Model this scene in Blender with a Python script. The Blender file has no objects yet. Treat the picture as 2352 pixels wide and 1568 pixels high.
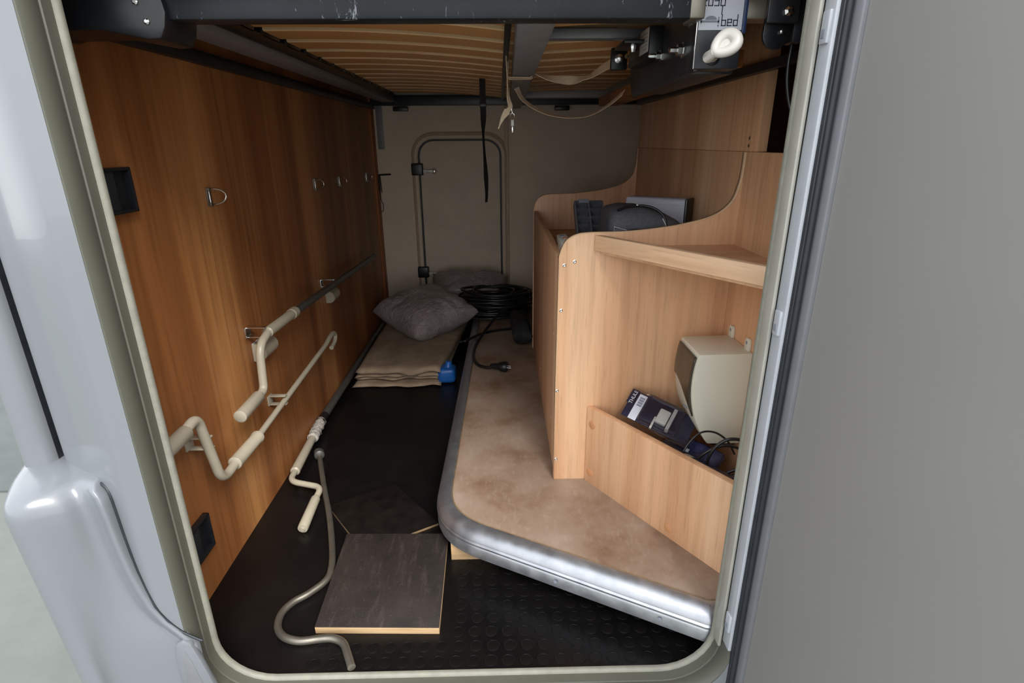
import bpy, bmesh, math, random
from mathutils import Vector, Matrix, noise
random.seed(7)
S = bpy.context.scene
COL = S.collection

# ------------------------------------------------------------------ camera
cam = bpy.data.objects.new('camera', bpy.data.cameras.new('camera'))
COL.objects.link(cam)
cam.data.sensor_width = 36.0
cam.data.lens = 1267.88 / 2352 * 36
cam.data.clip_start = 0.01
R = ((0.99974795, -0.01333668, 0.01806), (-0.0215128, -0.339012, 0.94053605), (-0.00642108, -0.94068751, -0.33921347))
cam.matrix_world = Matrix(((R[0][0], -R[0][1], -R[0][2], 0.0), (R[1][0], -R[1][1], -R[1][2], -0.77),
                           (R[2][0], -R[2][1], -R[2][2], 0.94), (0, 0, 0, 1)))
S.camera = cam

# ------------------------------------------------------------------ sky, soft sun, exposure
w = bpy.data.worlds.new('overcast_sky'); S.world = w; w.use_nodes = True
nt = w.node_tree; nt.nodes.clear()
out = nt.nodes.new('ShaderNodeOutputWorld'); bg = nt.nodes.new('ShaderNodeBackground')
tc = nt.nodes.new('ShaderNodeTexCoord'); sx = nt.nodes.new('ShaderNodeSeparateXYZ'); rp = nt.nodes.new('ShaderNodeValToRGB')
rp.color_ramp.elements[0].position = 0.0; rp.color_ramp.elements[0].color = (0.92, 0.94, 0.97, 1)
rp.color_ramp.elements[1].position = 0.9; rp.color_ramp.elements[1].color = (0.98, 1.04, 1.13, 1)
nt.links.new(tc.outputs['Generated'], sx.inputs[0]); nt.links.new(sx.outputs['Z'], rp.inputs[0])
nt.links.new(rp.outputs[0], bg.inputs[0]); bg.inputs[1].default_value = 0.98
nt.links.new(bg.outputs[0], out.inputs[0])

sun = bpy.data.objects.new('sun', bpy.data.lights.new('sun', 'SUN')); COL.objects.link(sun)
sun.data.energy = 2.1; sun.data.angle = math.radians(32); sun.data.color = (1.0, 0.97, 0.93)
sun.rotation_euler = Vector((-0.30, 0.62, -0.74)).to_track_quat('-Z', 'Y').to_euler()
sun.location = (4, -2, 3)

S.view_settings.view_transform = 'Standard'; S.view_settings.look = 'None'
S.view_settings.gamma = 1.0; S.view_settings.use_curve_mapping = False
S.view_settings.exposure = 1.25

# ------------------------------------------------------------------ materials
def newmat(name):
    m = bpy.data.materials.new(name); m.use_nodes = True
    return m, m.node_tree, m.node_tree.nodes['Principled BSDF']

def ramp(t, fac, stops):
    r = t.nodes.new('ShaderNodeValToRGB'); e = r.color_ramp.elements
    while len(e) < len(stops): e.new(0.5)
    for k, (p, c) in enumerate(stops):
        e[k].position = p; e[k].color = (*c, 1)
    t.links.new(fac, r.inputs[0]); return r.outputs[0]

def noisetex(t, scale, mscale=(1, 1, 1), detail=4, rough=0.55, dist=0.0):
    c = t.nodes.new('ShaderNodeTexCoord'); mp = t.nodes.new('ShaderNodeMapping'); mp.inputs['Scale'].default_value = mscale
    n = t.nodes.new('ShaderNodeTexNoise'); n.inputs['Scale'].default_value = scale; n.inputs['Detail'].default_value = detail
    n.inputs['Roughness'].default_value = rough; n.inputs['Distortion'].default_value = dist
    t.links.new(c.outputs['Object'], mp.inputs[0]); t.links.new(mp.outputs[0], n.inputs['Vector']); return n.outputs['Fac']

def mixc(t, fac, a, b, mode='MIX'):
    n = t.nodes.new('ShaderNodeMixRGB'); n.blend_type = mode
    for i, v in ((0, fac), (1, a), (2, b)):
        if hasattr(v, 'links'): t.links.new(v, n.inputs[i])
        elif isinstance(v, (int, float)): n.inputs[i].default_value = v
        else: n.inputs[i].default_value = (*v, 1)
    return n.outputs[0]

def bump(t, p, fac, strength=0.2, dist=0.002):
    b = t.nodes.new('ShaderNodeBump'); b.inputs['Strength'].default_value = strength; b.inputs['Distance'].default_value = dist
    t.links.new(fac, b.inputs['Height']); t.links.new(b.outputs[0], p.inputs['Normal'])

def plain(name, col, rough=0.5, metal=0.0, var=0.12, scale=40, bmp=0.0, spec=0.5, coat=0.0):
    m, t, p = newmat(name)
    f = noisetex(t, scale)
    lo = tuple(c * (1 - var) for c in col); hi = tuple(min(1, c * (1 + var)) for c in col)
    t.links.new(ramp(t, f, [(0.3, lo), (0.7, hi)]), p.inputs['Base Color'])
    p.inputs['Roughness'].default_value = rough; p.inputs['Metallic'].default_value = metal
    p.inputs['Specular IOR Level'].default_value = spec; p.inputs['Coat Weight'].default_value = coat
    if bmp: bump(t, p, f, bmp)
    return m

def wood(name, dark, mid, light, axis='z', rough=0.45, broad=9.0, spec=0.4, rotz=0.0, line=0.75):
    m, t, p = newmat(name)
    k = {'z': (1, 1, 0.035), 'x': (0.035, 1, 1), 'y': (1, 0.035, 1)}[axis]
    f1 = noisetex(t, broad, k, 3, 0.5, 0.35)
    f2 = noisetex(t, broad * 9, k, 5, 0.6, 0.2)
    f3 = noisetex(t, 260, tuple(1 if v == 1 else 0.06 for v in k), 2, 0.5)
    base = ramp(t, f1, [(0.28, dark), (0.5, mid), (0.72, light)])
    lines = ramp(t, f2, [(0.3, (0.62, 0.58, 0.54)), (0.52, (1, 1, 1)), (0.75, (1.12, 1.1, 1.06))])
    c = mixc(t, line, base, lines, 'MULTIPLY')
    pores = ramp(t, f3, [(0.25, (0.72, 0.68, 0.64)), (0.45, (1, 1, 1))])
    c = mixc(t, 0.5, c, pores, 'MULTIPLY')
    t.links.new(c, p.inputs['Base Color']); p.inputs['Roughness'].default_value = rough
    p.inputs['Specular IOR Level'].default_value = spec
    if rotz:
        for n in t.nodes:
            if n.type == 'MAPPING':
                n.vector_type = 'TEXTURE'; n.inputs['Scale'].default_value = tuple(1 / v for v in n.inputs['Scale'].default_value); n.inputs['Rotation'].default_value = (0, 0, rotz)
    bump(t, p, f2, 0.06, 0.0006)
    return m

M = {}
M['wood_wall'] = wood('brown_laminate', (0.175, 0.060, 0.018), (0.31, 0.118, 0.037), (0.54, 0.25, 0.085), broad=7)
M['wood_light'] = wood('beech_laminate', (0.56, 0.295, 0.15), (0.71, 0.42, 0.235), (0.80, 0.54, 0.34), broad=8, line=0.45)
M['wood_light_x'] = wood('beech_laminate_lengthwise', (0.56, 0.295, 0.15), (0.71, 0.42, 0.235), (0.80, 0.54, 0.34), axis='x', broad=8, line=0.45)
M['wood_light_d'] = wood('beech_laminate_oblique', (0.56, 0.295, 0.15), (0.71, 0.42, 0.235), (0.80, 0.54, 0.34), axis='x', broad=8, line=0.45, rotz=math.atan2(-0.338, 0.226))
M['wood_edge'] = plain('pale_edge_band', (0.72, 0.50, 0.30), 0.5, var=0.08)
M['wood_end'] = plain('reddish_wood_edge', (0.34, 0.105, 0.03), 0.6, var=0.2)
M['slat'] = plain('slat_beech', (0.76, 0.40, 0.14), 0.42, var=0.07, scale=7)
M['slat_edge_lit'] = plain('slat_edge_lit', (0.90, 0.62, 0.34), 0.5, var=0.05, scale=7)  # edge faces coloured paler to strengthen the light falling on them
M['plywood_edge'] = wood('plywood_edge', (0.5, 0.32, 0.16), (0.52, 0.35, 0.185), (0.60, 0.43, 0.25), axis='x', rough=0.7)
M['mattress'] = plain('mattress_brown', (0.10, 0.045, 0.018), 0.95, var=0.25, scale=120)
M['cream'] = plain('frame_lit_tone', (0.34, 0.33, 0.285), 0.45, var=0.10, scale=14)  # lighter copy of the frame colour, as lit on the right jamb
M['frame'] = plain('grey_green_frame', (0.085, 0.085, 0.066), 0.5, var=0.06, scale=10)
M['lip'] = plain('pale_seal_lip', (0.21, 0.205, 0.165), 0.6, var=0.10, scale=60)
M['skin'] = plain('glossy_silver_white_paint', (0.165, 0.176, 0.190), 0.22, var=0.015, scale=3, coat=0.3)
M['bumper'] = plain('bumper_paint', (0.155, 0.166, 0.180), 0.3, var=0.015, scale=3, coat=0.2)
M['hinge_white'] = plain('hinge_white', (0.40, 0.42, 0.45), 0.35, var=0.04)
M['rubber'] = plain('black_rubber', (0.016, 0.019, 0.024), 0.5, var=0.2)
M['door_inner'] = plain('door_inner_grey', (0.235, 0.227, 0.213), 0.55, var=0.02, scale=5)
M['silver'] = plain('silver_edge', (0.20, 0.205, 0.22), 0.4, metal=0.3, var=0.04)
M['far'] = plain('far_wall_cream', (0.66, 0.56, 0.42), 0.7, var=0.06, scale=6)
M['far_panel'] = plain('hatch_cream', (0.63, 0.53, 0.40), 0.6, var=0.07, scale=9)
M['far_trim'] = plain('hatch_frame', (0.56, 0.44, 0.32), 0.5, var=0.08)
M['black'] = plain('black_plastic', (0.010, 0.011, 0.013), 0.35, var=0.2)
M['blacksteel'] = plain('black_steel', (0.018, 0.019, 0.022), 0.38, var=0.3, scale=30, spec=0.6)
M['chrome'] = plain('bright_zinc', (0.75, 0.75, 0.73), 0.22, metal=1.0, var=0.06)
M['steel'] = plain('bare_steel', (0.24, 0.22, 0.18), 0.42, metal=0.8, var=0.2, scale=25)
M['greysteel'] = plain('grey_painted_steel', (0.20, 0.195, 0.20), 0.45, var=0.08, scale=20)
M['plastic_cream'] = plain('cream_plastic', (0.40, 0.36, 0.275), 0.35, var=0.05, scale=20)
M['plastic_white'] = plain('white_plastic', (0.58, 0.56, 0.51), 0.35, var=0.04)
M['box_cream'] = plain('box_cream', (0.64, 0.615, 0.50), 0.38, var=0.02, scale=8)
M['smoked'] = plain('smoked_window', (0.055, 0.042, 0.028), 0.12, var=0.1)
M['tube_grey'] = plain('dull_aluminium_tube', (0.13, 0.125, 0.115), 0.4, metal=0.5, var=0.15)
M['strap'] = plain('cream_webbing', (0.74, 0.59, 0.42), 0.85, var=0.12, scale=200, bmp=0.2)
M['black_strap'] = plain('black_webbing', (0.012, 0.012, 0.013), 0.8, var=0.2, scale=200)
M['label'] = plain('white_label', (0.58, 0.60, 0.66), 0.35, var=0.02)
M['ink'] = plain('dark_ink', (0.03, 0.04, 0.07), 0.5, var=0.05)
M['inkgrey'] = plain('grey_ink', (0.22, 0.24, 0.28), 0.5, var=0.05)
M['blueedge'] = plain('dark_blue_edge', (0.012, 0.03, 0.09), 0.4)
M['sticker'] = plain('grey_sticker', (0.45, 0.42, 0.40), 0.5, var=0.05)
M['grey_box'] = plain('grey_plastic_case', (0.46, 0.475, 0.56), 0.4, var=0.04)
M['bag'] = plain('dark_bag_fabric', (0.07, 0.072, 0.082), 0.7, var=0.2, scale=160, bmp=0.25)
M['bag_line'] = plain('bag_piping', (0.55, 0.56, 0.58), 0.5)
M['tray'] = plain('dark_tray', (0.12, 0.125, 0.145), 0.45, var=0.15)
M['navy'] = plain('navy_card', (0.018, 0.016, 0.035), 0.3, var=0.2)
M['blue'] = plain('blue_plastic', (0.015, 0.12, 0.42), 0.35, var=0.15)
M['bluepack'] = plain('blue_printed_pack', (0.028, 0.032, 0.085), 0.25, var=0.7, scale=60)
M['red'] = plain('red_cloth', (0.35, 0.02, 0.03), 0.7)
M['cap'] = plain('tan_cover_cap', (0.56, 0.27, 0.125), 0.5, var=0.05)
M['cable'] = plain('black_cable', (0.012, 0.012, 0.012), 0.3, var=0.1)

def mk():
    # aluminium edge profile
    m, t, p = newmat('brushed_aluminium')
    f = noisetex(t, 30, (1, 1, 1), 5)
    t.links.new(ramp(t, f, [(0.3, (0.34, 0.35, 0.37)), (0.7, (0.47, 0.48, 0.505))]), p.inputs['Base Color'])
    p.inputs['Metallic'].default_value = 0.85
    t.links.new(ramp(t, f, [(0.3, (0.3,) * 3), (0.75, (0.46,) * 3)]), p.inputs['Roughness']); M['alu'] = m
    # deck covering: mottled brown vinyl with pale scuffs
    m, t, p = newmat('mottled_brown_vinyl')
    f = noisetex(t, 7, (1, 1, 1), 6, 0.6); g = noisetex(t, 90, (1, 0.35, 1), 4, 0.7); h = noisetex(t, 34, (1, 1, 1), 6, 0.75)
    c = ramp(t, f, [(0.32, (0.20, 0.118, 0.070)), (0.48, (0.295, 0.205, 0.145)), (0.68, (0.36, 0.275, 0.21))])
    c = mixc(t, ramp(t, g, [(0.54, (0, 0, 0)), (0.8, (0.45, 0.45, 0.45))]), c, (0.46, 0.38, 0.30))
    c = mixc(t, ramp(t, h, [(0.64, (0, 0, 0)), (0.75, (0.7, 0.7, 0.7))]), c, (0.20, 0.125, 0.08))
    t.links.new(c, p.inputs['Base Color']); p.inputs['Roughness'].default_value = 0.6; bump(t, p, g, 0.08); M['vinyl'] = m
    # rubber floor: black, dusty brown film in patches
    m, t, p = newmat('black_rubber_floor')
    f = noisetex(t, 3.2, (1, 1, 1), 5, 0.6); g = noisetex(t, 160, (1, 1, 1), 3, 0.7)
    c = ramp(t, f, [(0.35, (0.003, 0.003, 0.0036)), (0.62, (0.0075, 0.0062, 0.0055))])
    c = mixc(t, ramp(t, g, [(0.70, (0, 0, 0)), (0.78, (0.22, 0.22, 0.22))]), c, (0.18, 0.16, 0.14))
    t.links.new(c, p.inputs['Base Color'])
    t.links.new(ramp(t, f, [(0.35, (0.26,) * 3), (0.65, (0.42,) * 3)]), p.inputs['Roughness'])
    p.inputs['Specular IOR Level'].default_value = 0.25; bump(t, p, g, 0.05); M['floor'] = m
    # film-faced plywood: dark brown with scratches and specks
    m, t, p = newmat('dark_film_plywood')
    f = noisetex(t, 12, (1, 1, 1), 6, 0.65); g = noisetex(t, 240, (1, 1, 1), 3, 0.7); h = noisetex(t, 60, (1, 0.2, 1), 4, 0.7)
    c = ramp(t, f, [(0.3, (0.014, 0.0105, 0.009)), (0.7, (0.030, 0.023, 0.020))])
    c = mixc(t, ramp(t, g, [(0.62, (0, 0, 0)), (0.72, (0.45, 0.45, 0.45))]), c, (0.13, 0.11, 0.1))
    c = mixc(t, ramp(t, h, [(0.54, (0, 0, 0)), (0.7, (0.5, 0.5, 0.5))]), c, (0.065, 0.052, 0.046))
    t.links.new(c, p.inputs['Base Color']); p.inputs['Roughness'].default_value = 0.55; bump(t, p, g, 0.12); M['film'] = m
    # scratched front rail
    m, t, p = newmat('scratched_black_steel')
    g = noisetex(t, 42, (1, 1, 0.30), 6, 0.7, 1.6); f = noisetex(t, 6, (1, 1, 1), 3)
    c = ramp(t, f, [(0.3, (0.010, 0.012, 0.015)), (0.7, (0.024, 0.027, 0.032))])
    c = mixc(t, ramp(t, g, [(0.625, (0, 0, 0)), (0.66, (0.8, 0.8, 0.8))]), c, (0.34, 0.36, 0.40))
    t.links.new(c, p.inputs['Base Color']); p.inputs['Roughness'].default_value = 0.4; p.inputs['Specular IOR Level'].default_value = 0.25; M['scratched'] = m
    # blanket
    m, t, p = newmat('beige_felt')
    f = noisetex(t, 14, (1, 1, 1), 5, 0.6); g = noisetex(t, 120, (1, 1, 1), 4, 0.75)
    c = ramp(t, f, [(0.3, (0.26, 0.185, 0.12)), (0.7, (0.42, 0.315, 0.215))])
    c = mixc(t, ramp(t, g, [(0.6, (0, 0, 0)), (0.7, (0.6, 0.6, 0.6))]), c, (0.2, 0.12, 0.07))
    t.links.new(c, p.inputs['Base Color']); p.inputs['Roughness'].default_value = 0.95; bump(t, p, g, 0.4, 0.004); M['felt'] = m
    # pillow in thin plastic
    m, t, p = newmat('grey_plastic_wrap')
    f = noisetex(t, 9, (1, 1, 1), 5, 0.6); g = noisetex(t, 22, (1, 2.4, 1), 5, 0.6, 1.2)
    t.links.new(ramp(t, f, [(0.3, (0.31, 0.265, 0.25)), (0.7, (0.44, 0.385, 0.37))]), p.inputs['Base Color'])
    p.inputs['Roughness'].default_value = 0.38; p.inputs['Coat Weight'].default_value = 0.25; bump(t, p, g, 1.0, 0.016); M['pillow'] = m
    # clear plastic
    m, t, p = newmat('clear_plastic')
    f = noisetex(t, 20); t.links.new(ramp(t, f, [(0.3, (0.9, 0.9, 0.92)), (0.7, (1, 1, 1))]), p.inputs['Base Color'])
    p.inputs['Transmission Weight'].default_value = 1.0; p.inputs['Roughness'].default_value = 0.06; p.inputs['IOR'].default_value = 1.2; M['clear'] = m
    # bubble wrap around the pole
    m, t, p = newmat('bubble_wrap')
    f = noisetex(t, 130, (1, 1, 1), 3, 0.6)
    t.links.new(ramp(t, f, [(0.3, (0.36, 0.33, 0.29)), (0.7, (0.6, 0.57, 0.52))]), p.inputs['Base Color'])
    p.inputs['Roughness'].default_value = 0.2; bump(t, p, f, 0.9, 0.006); M['bubble'] = m
    # ground
    m, t, p = newmat('grey_green_concrete')
    f = noisetex(t, 2.5, (1, 1, 1), 6, 0.65); g = noisetex(t, 90, (1, 1, 1), 4, 0.7)
    c = ramp(t, f, [(0.3, (0.105, 0.115, 0.10)), (0.7, (0.14, 0.15, 0.135))])
    c = mixc(t, ramp(t, g, [(0.6, (0, 0, 0)), (0.75, (0.35, 0.35, 0.35))]), c, (0.13, 0.14, 0.125))
    t.links.new(c, p.inputs['Base Color']); p.inputs['Roughness'].default_value = 0.9; bump(t, p, g, 0.2); M['ground'] = m
mk()
M['ground_dark'] = plain('dark_grey_paving', (0.075, 0.084, 0.08), 0.9, var=0.12, scale=6)
M['film_dark'] = plain('black_brown_film', (0.008, 0.006, 0.005), 0.55, var=0.4, scale=30, bmp=0.1, spec=0.15)
M['ply_dim'] = plain('brown_ply_edge', (0.26, 0.17, 0.09), 0.7, var=0.2)

# ------------------------------------------------------------------ helpers
def link(name, me, mat, parent=None):
    o = bpy.data.objects.new(name, me); COL.objects.link(o)
    if mat is not None and not me.materials: me.materials.append(M[mat])
    if parent is not None: o.parent = parent
    return o

def fin(bm, name, smooth=False, angle=None):
    bmesh.ops.recalc_face_normals(bm, faces=bm.faces)
    me = bpy.data.meshes.new(name); bm.to_mesh(me); bm.free()
    if smooth:
        for p in me.polygons: p.use_smooth = True
        if angle: me.set_sharp_from_angle(angle=math.radians(angle))
    return me

def tag(o, label=None, cat=None, group=None, kind=None):
    if label: o['label'] = label
    if cat: o['category'] = cat
    if group: o['group'] = group
    if kind: o['kind'] = kind
    return o

def thing(name, label, cat, loc=(0, 0, 0), group=None):
    o = bpy.data.objects.new(name, None); COL.objects.link(o); o.empty_display_size = 0.05
    o.location = loc
    return tag(o, label, cat, group)

def rel(o, parent):
    """parent while keeping world coordinates in the mesh (parent empties are only translated)"""
    o.parent = parent; o.matrix_parent_inverse = Matrix.Translation(-parent.location)
    return o

def box_bm(lo, hi, bev=0.0, seg=2):
    bm = bmesh.new(); bmesh.ops.create_cube(bm, size=1)
    c = [(a + b) / 2 for a, b in zip(lo, hi)]; s = [abs(b - a) for a, b in zip(lo, hi)]
    for v in bm.verts: v.co = Vector((c[0] + v.co.x * s[0], c[1] + v.co.y * s[1], c[2] + v.co.z * s[2]))
    if bev: bmesh.ops.bevel(bm, geom=list(bm.edges), offset=bev, segments=seg, profile=0.5, affect='EDGES')
    return bm

def box(name, lo, hi, mat, parent=None, bev=0.0015, seg=2, xf=None):
    bm = box_bm(lo, hi, bev, seg)
    if xf is not None: bmesh.ops.transform(bm, matrix=xf, verts=bm.verts)
    o = link(name, fin(bm, name, True, 40), mat)
    if parent is not None: rel(o, parent)
    return o

def prism(name, poly, axis, a, b, mat, parent=None, bev=0.001):
    """poly: 2-D outline; axis: the extrusion axis (x: poly is y,z; y: poly is x,z; z: poly is x,y)"""
    bm = bmesh.new()
    def P(p, h):
        return {'x': (h, p[0], p[1]), 'y': (p[0], h, p[1]), 'z': (p[0], p[1], h)}[axis]
    va = [bm.verts.new(P(p, a)) for p in poly]; vb = [bm.verts.new(P(p, b)) for p in poly]
    n = len(poly); bm.faces.new(va); bm.faces.new(vb[::-1])
    for i in range(n): bm.faces.new((va[i], vb[i], vb[(i + 1) % n], va[(i + 1) % n]))
    bmesh.ops.recalc_face_normals(bm, faces=bm.faces)
    if bev:
        ed = [e for e in bm.edges if len(e.link_faces) == 2 and e.calc_face_angle(0) > 0.6]
        bmesh.ops.bevel(bm, geom=ed, offset=bev, segments=2, profile=0.5, affect='EDGES')
    o = link(name, fin(bm, name, True, 35), mat)
    if parent is not None: rel(o, parent)
    return o

def fillet(pts, r, n=6):
    pts = [Vector(p) for p in pts]; outp = [pts[0]]
    for i in range(1, len(pts) - 1):
        a, b, c = pts[i - 1], pts[i], pts[i + 1]
        u = (a - b); v = (c - b); d = min(r, u.length * 0.48, v.length * 0.48)
        p0 = b + u.normalized() * d; p2 = b + v.normalized() * d
        for k in range(n + 1):
            t = k / n; outp.append(p0 * (1 - t) ** 2 + b * 2 * t * (1 - t) + p2 * t * t)
    outp.append(pts[-1]); return outp

def catmull(pts, n=8, closed=False):
    pts = [Vector(p) for p in pts]; o = []; N = len(pts)
    rng = N if closed else N - 1
    for i in range(rng):
        p1, p2 = pts[i], pts[(i + 1) % N]
        p0 = pts[i - 1] if (i > 0 or closed) else p1 * 2 - p2
        p3 = pts[(i + 2) % N] if (i + 2 < N or closed) else p2 * 2 - p1
        for k in range(n):
            t = k / n
            o.append(0.5 * ((2 * p1) + (p2 - p0) * t + (2 * p0 - 5 * p1 + 4 * p2 - p3) * t * t + (3 * p1 - p0 - 3 * p2 + p3) * t ** 3))
    if not closed: o.append(pts[-1])
    return o

def tube_into(bm, pts, r, n=12, cap=True, closed=False):
    pts = [Vector(p) for p in pts]
    q = [pts[0]]
    for p in pts[1:]:
        if (p - q[-1]).length > 1e-5: q.append(p)
    pts = q; N = len(pts); rings = []
    rr = r if callable(r) else (lambda i: r)
    T = []
    for i in range(N):
        a = pts[i - 1] if (i > 0 or closed) else pts[0]; b = pts[(i + 1) % N] if (i < N - 1 or closed) else pts[-1]
        T.append((b - a).normalized())
    nrm = T[0].orthogonal().normalized()
    for i in range(N):
        if i: nrm = T[i - 1].rotation_difference(T[i]) @ nrm
        nrm = (nrm - T[i] * nrm.dot(T[i])).normalized(); bi = T[i].cross(nrm)
        rings.append([bm.verts.new(pts[i] + (nrm * math.cos(2 * math.pi * k / n) + bi * math.sin(2 * math.pi * k / n)) * rr(i)) for k in range(n)])
    for i in range(N if closed else N - 1):
        A, B = rings[i], rings[(i + 1) % N]
        for k in range(n): bm.faces.new((A[k], A[(k + 1) % n], B[(k + 1) % n], B[k]))
    if cap and not closed: bm.faces.new(rings[0][::-1]); bm.faces.new(rings[-1])

def tube(name, pts, r, mat, parent=None, n=12, closed=False):
    bm = bmesh.new(); tube_into(bm, pts, r, n, True, closed)
    o = link(name, fin(bm, name, True, 50), mat)
    if parent is not None: rel(o, parent)
    return o

def lathe(name, prof, origin, axis, mat, parent=None, n=20):
    """prof: (radius, height) pairs along axis from origin"""
    ax = Vector(axis).normalized(); u = ax.orthogonal().normalized(); v = ax.cross(u); og = Vector(origin)
    bm = bmesh.new(); rings = []
    for (r, h) in prof:
        rings.append([bm.verts.new(og + ax * h + (u * math.cos(2 * math.pi * k / n) + v * math.sin(2 * math.pi * k / n)) * max(r, 1e-5)) for k in range(n)])
    for A, B in zip(rings[:-1], rings[1:]):
        for k in range(n): bm.faces.new((A[k], A[(k + 1) % n], B[(k + 1) % n], B[k]))
    bm.faces.new(rings[0][::-1]); bm.faces.new(rings[-1])
    o = link(name, fin(bm, name, True, 40), mat)
    if parent is not None: rel(o, parent)
    return o

def ribbon(name, pts, width, wdirs, mat, parent=None, th=0.0015):
    pts = [Vector(p) for p in pts]; bm = bmesh.new(); rings = []
    for i, p in enumerate(pts):
        t = (pts[min(i + 1, len(pts) - 1)] - pts[max(i - 1, 0)]).normalized()
        k = i / (len(pts) - 1) * (len(wdirs) - 1); a = int(min(k, len(wdirs) - 2)); f = k - a
        wd = (Vector(wdirs[a]).normalized() * (1 - f) + Vector(wdirs[a + 1]).normalized() * f)
        wd = (wd - t * wd.dot(t)).normalized(); nn = t.cross(wd)
        ww = width(i / (len(pts) - 1)) if callable(width) else width
        rings.append([bm.verts.new(p + wd * (sx_ * ww / 2) + nn * (sy_ * th / 2)) for sx_, sy_ in ((-1, -1), (1, -1), (1, 1), (-1, 1))])
    for A, B in zip(rings[:-1], rings[1:]):
        for k in range(4): bm.faces.new((A[k], A[(k + 1) % 4], B[(k + 1) % 4], B[k]))
    bm.faces.new(rings[0][::-1]); bm.faces.new(rings[-1])
    o = link(name, fin(bm, name, True, 50), mat)
    if parent is not None: rel(o, parent)
    return o

def loft(name, rings, mat, parent=None, closed_u=False, cap=False, thick=None, smooth=True):
    bm = bmesh.new(); V = [[bm.verts.new(p) for p in r] for r in rings]
    for A, B in zip(V[:-1], V[1:]):
        m = len(A)
        for k in range(m if closed_u else m - 1): bm.faces.new((A[k], A[(k + 1) % m], B[(k + 1) % m], B[k]))
    if cap: bm.faces.new(V[0][::-1]); bm.faces.new(V[-1])
    o = link(name, fin(bm, name, smooth, 60), mat)
    if thick:
        md = o.modifiers.new('solid', 'SOLIDIFY'); md.thickness = thick; md.offset = -1
    if parent is not None: rel(o, parent)
    return o

def copies(proto, parent, moves):
    for mv in moves:
        c = proto.copy(); COL.objects.link(c); c.parent = parent
        c.matrix_parent_inverse = proto.matrix_parent_inverse.copy(); c.location = Vector(proto.location) + Vector(mv)

def struct(o, label=None): 
    o['kind'] = 'structure'
    if label: o['label'] = label
    return o

# =================================================================== STRUCTURE
YF = 2.30                                                   # inner face of far wall
floor = struct(box('floor', (-0.66, 0.0, -0.03), (0.76, 2.34, 0.0), 'floor', bev=0), 'black studded rubber floor of the storage bay')
# coin studs moulded in the rubber, in the front right of the bay
bm = bmesh.new()
rs = [(0.0135, 0.0), (0.0132, 0.0009), (0.0124, 0.0012), (0.0112, 0.0011), (0.0106, 0.0007)]
N = 20; rings = [[bm.verts.new((r * math.cos(2 * math.pi * k / N), r * math.sin(2 * math.pi * k / N), h)) for k in range(N)] for r, h in rs]
for A, B in zip(rings[:-1], rings[1:]):
    for k in range(N): bm.faces.new((A[k], A[(k + 1) % N], B[(k + 1) % N], B[k]))
bm.faces.new(rings[-1])
stud_me = fin(bm, 'stud', True, 30); stud_me.materials.append(M['floor'])
for j in range(10):
    for i in range(24):
        x = -0.37 + i * 0.034 + (0.004 if j % 2 else 0); y = 0.025 + j * 0.034
        if y > 0.30 - (x + 0.05) * 0.55 + 0.03: continue
        if -0.41 < x < -0.12 and y > 0.075: continue
        if x > 0.37: continue
        o = link('stud', stud_me, None, floor); o.location = (x, y, 0.0)

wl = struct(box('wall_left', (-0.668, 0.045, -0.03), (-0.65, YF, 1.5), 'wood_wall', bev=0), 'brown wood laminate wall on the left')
e = box('end_strip', (-0.6505, YF - 0.075, 0.0), (-0.643, YF, 1.5), 'wood_end', wl, 0.001)
e = box('support_rail', (-0.6515, 0.28, 1.103), (-0.634, YF, 1.128), 'blacksteel', wl, 0.001)
wb = struct(box('wall_back', (-0.72, YF, -0.03), (0.78, YF + 0.03, 1.5), 'far', bev=0), 'beige far wall with a small hatch')
box('grey_patch', (-0.632, YF - 0.004, 0.91), (-0.598, YF, 1.14), 'greysteel', wb, 0.001)
box('vertical_trim', (0.026, YF - 0.012, 0.0), (0.048, YF, 1.2), 'far_trim', wb, 0.004)
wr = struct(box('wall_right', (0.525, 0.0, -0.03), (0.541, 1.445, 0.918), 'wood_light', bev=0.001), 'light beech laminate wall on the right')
box('upper_panel', (0.525, 0.415, 0.9185), (0.548, 1.43, 1.25), 'wood_light', wr, 0.001)
box('support_rail', (0.508, 0.2, 1.066), (0.525, 1.43, 1.084), 'blacksteel', wr, 0.001)
for zz in (0.945, 0.93): lathe('screw', [(0.004, 0), (0.004, 0.0015), (0.002, 0.0025)], (0.525, 0.45, zz), (-1, 0, 0), 'chrome', wr, 10)
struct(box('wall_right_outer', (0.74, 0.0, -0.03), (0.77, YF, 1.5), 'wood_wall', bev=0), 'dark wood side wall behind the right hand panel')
struct(box('ceiling', (-0.7, -0.05, 1.5), (0.8, YF + 0.05, 1.53), 'mattress', bev=0), 'ceiling above the bed')
struct(box('ground', (-12, -12, -0.62), (12, 12, -0.55), 'ground', bev=0), 'grey green concrete outside')
struct(box('ground_slab', (-12, 1.42, -0.56), (12, 12, -0.54), 'ground_dark', bev=0.004), 'darker grey paving beyond the joint outside')

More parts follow.
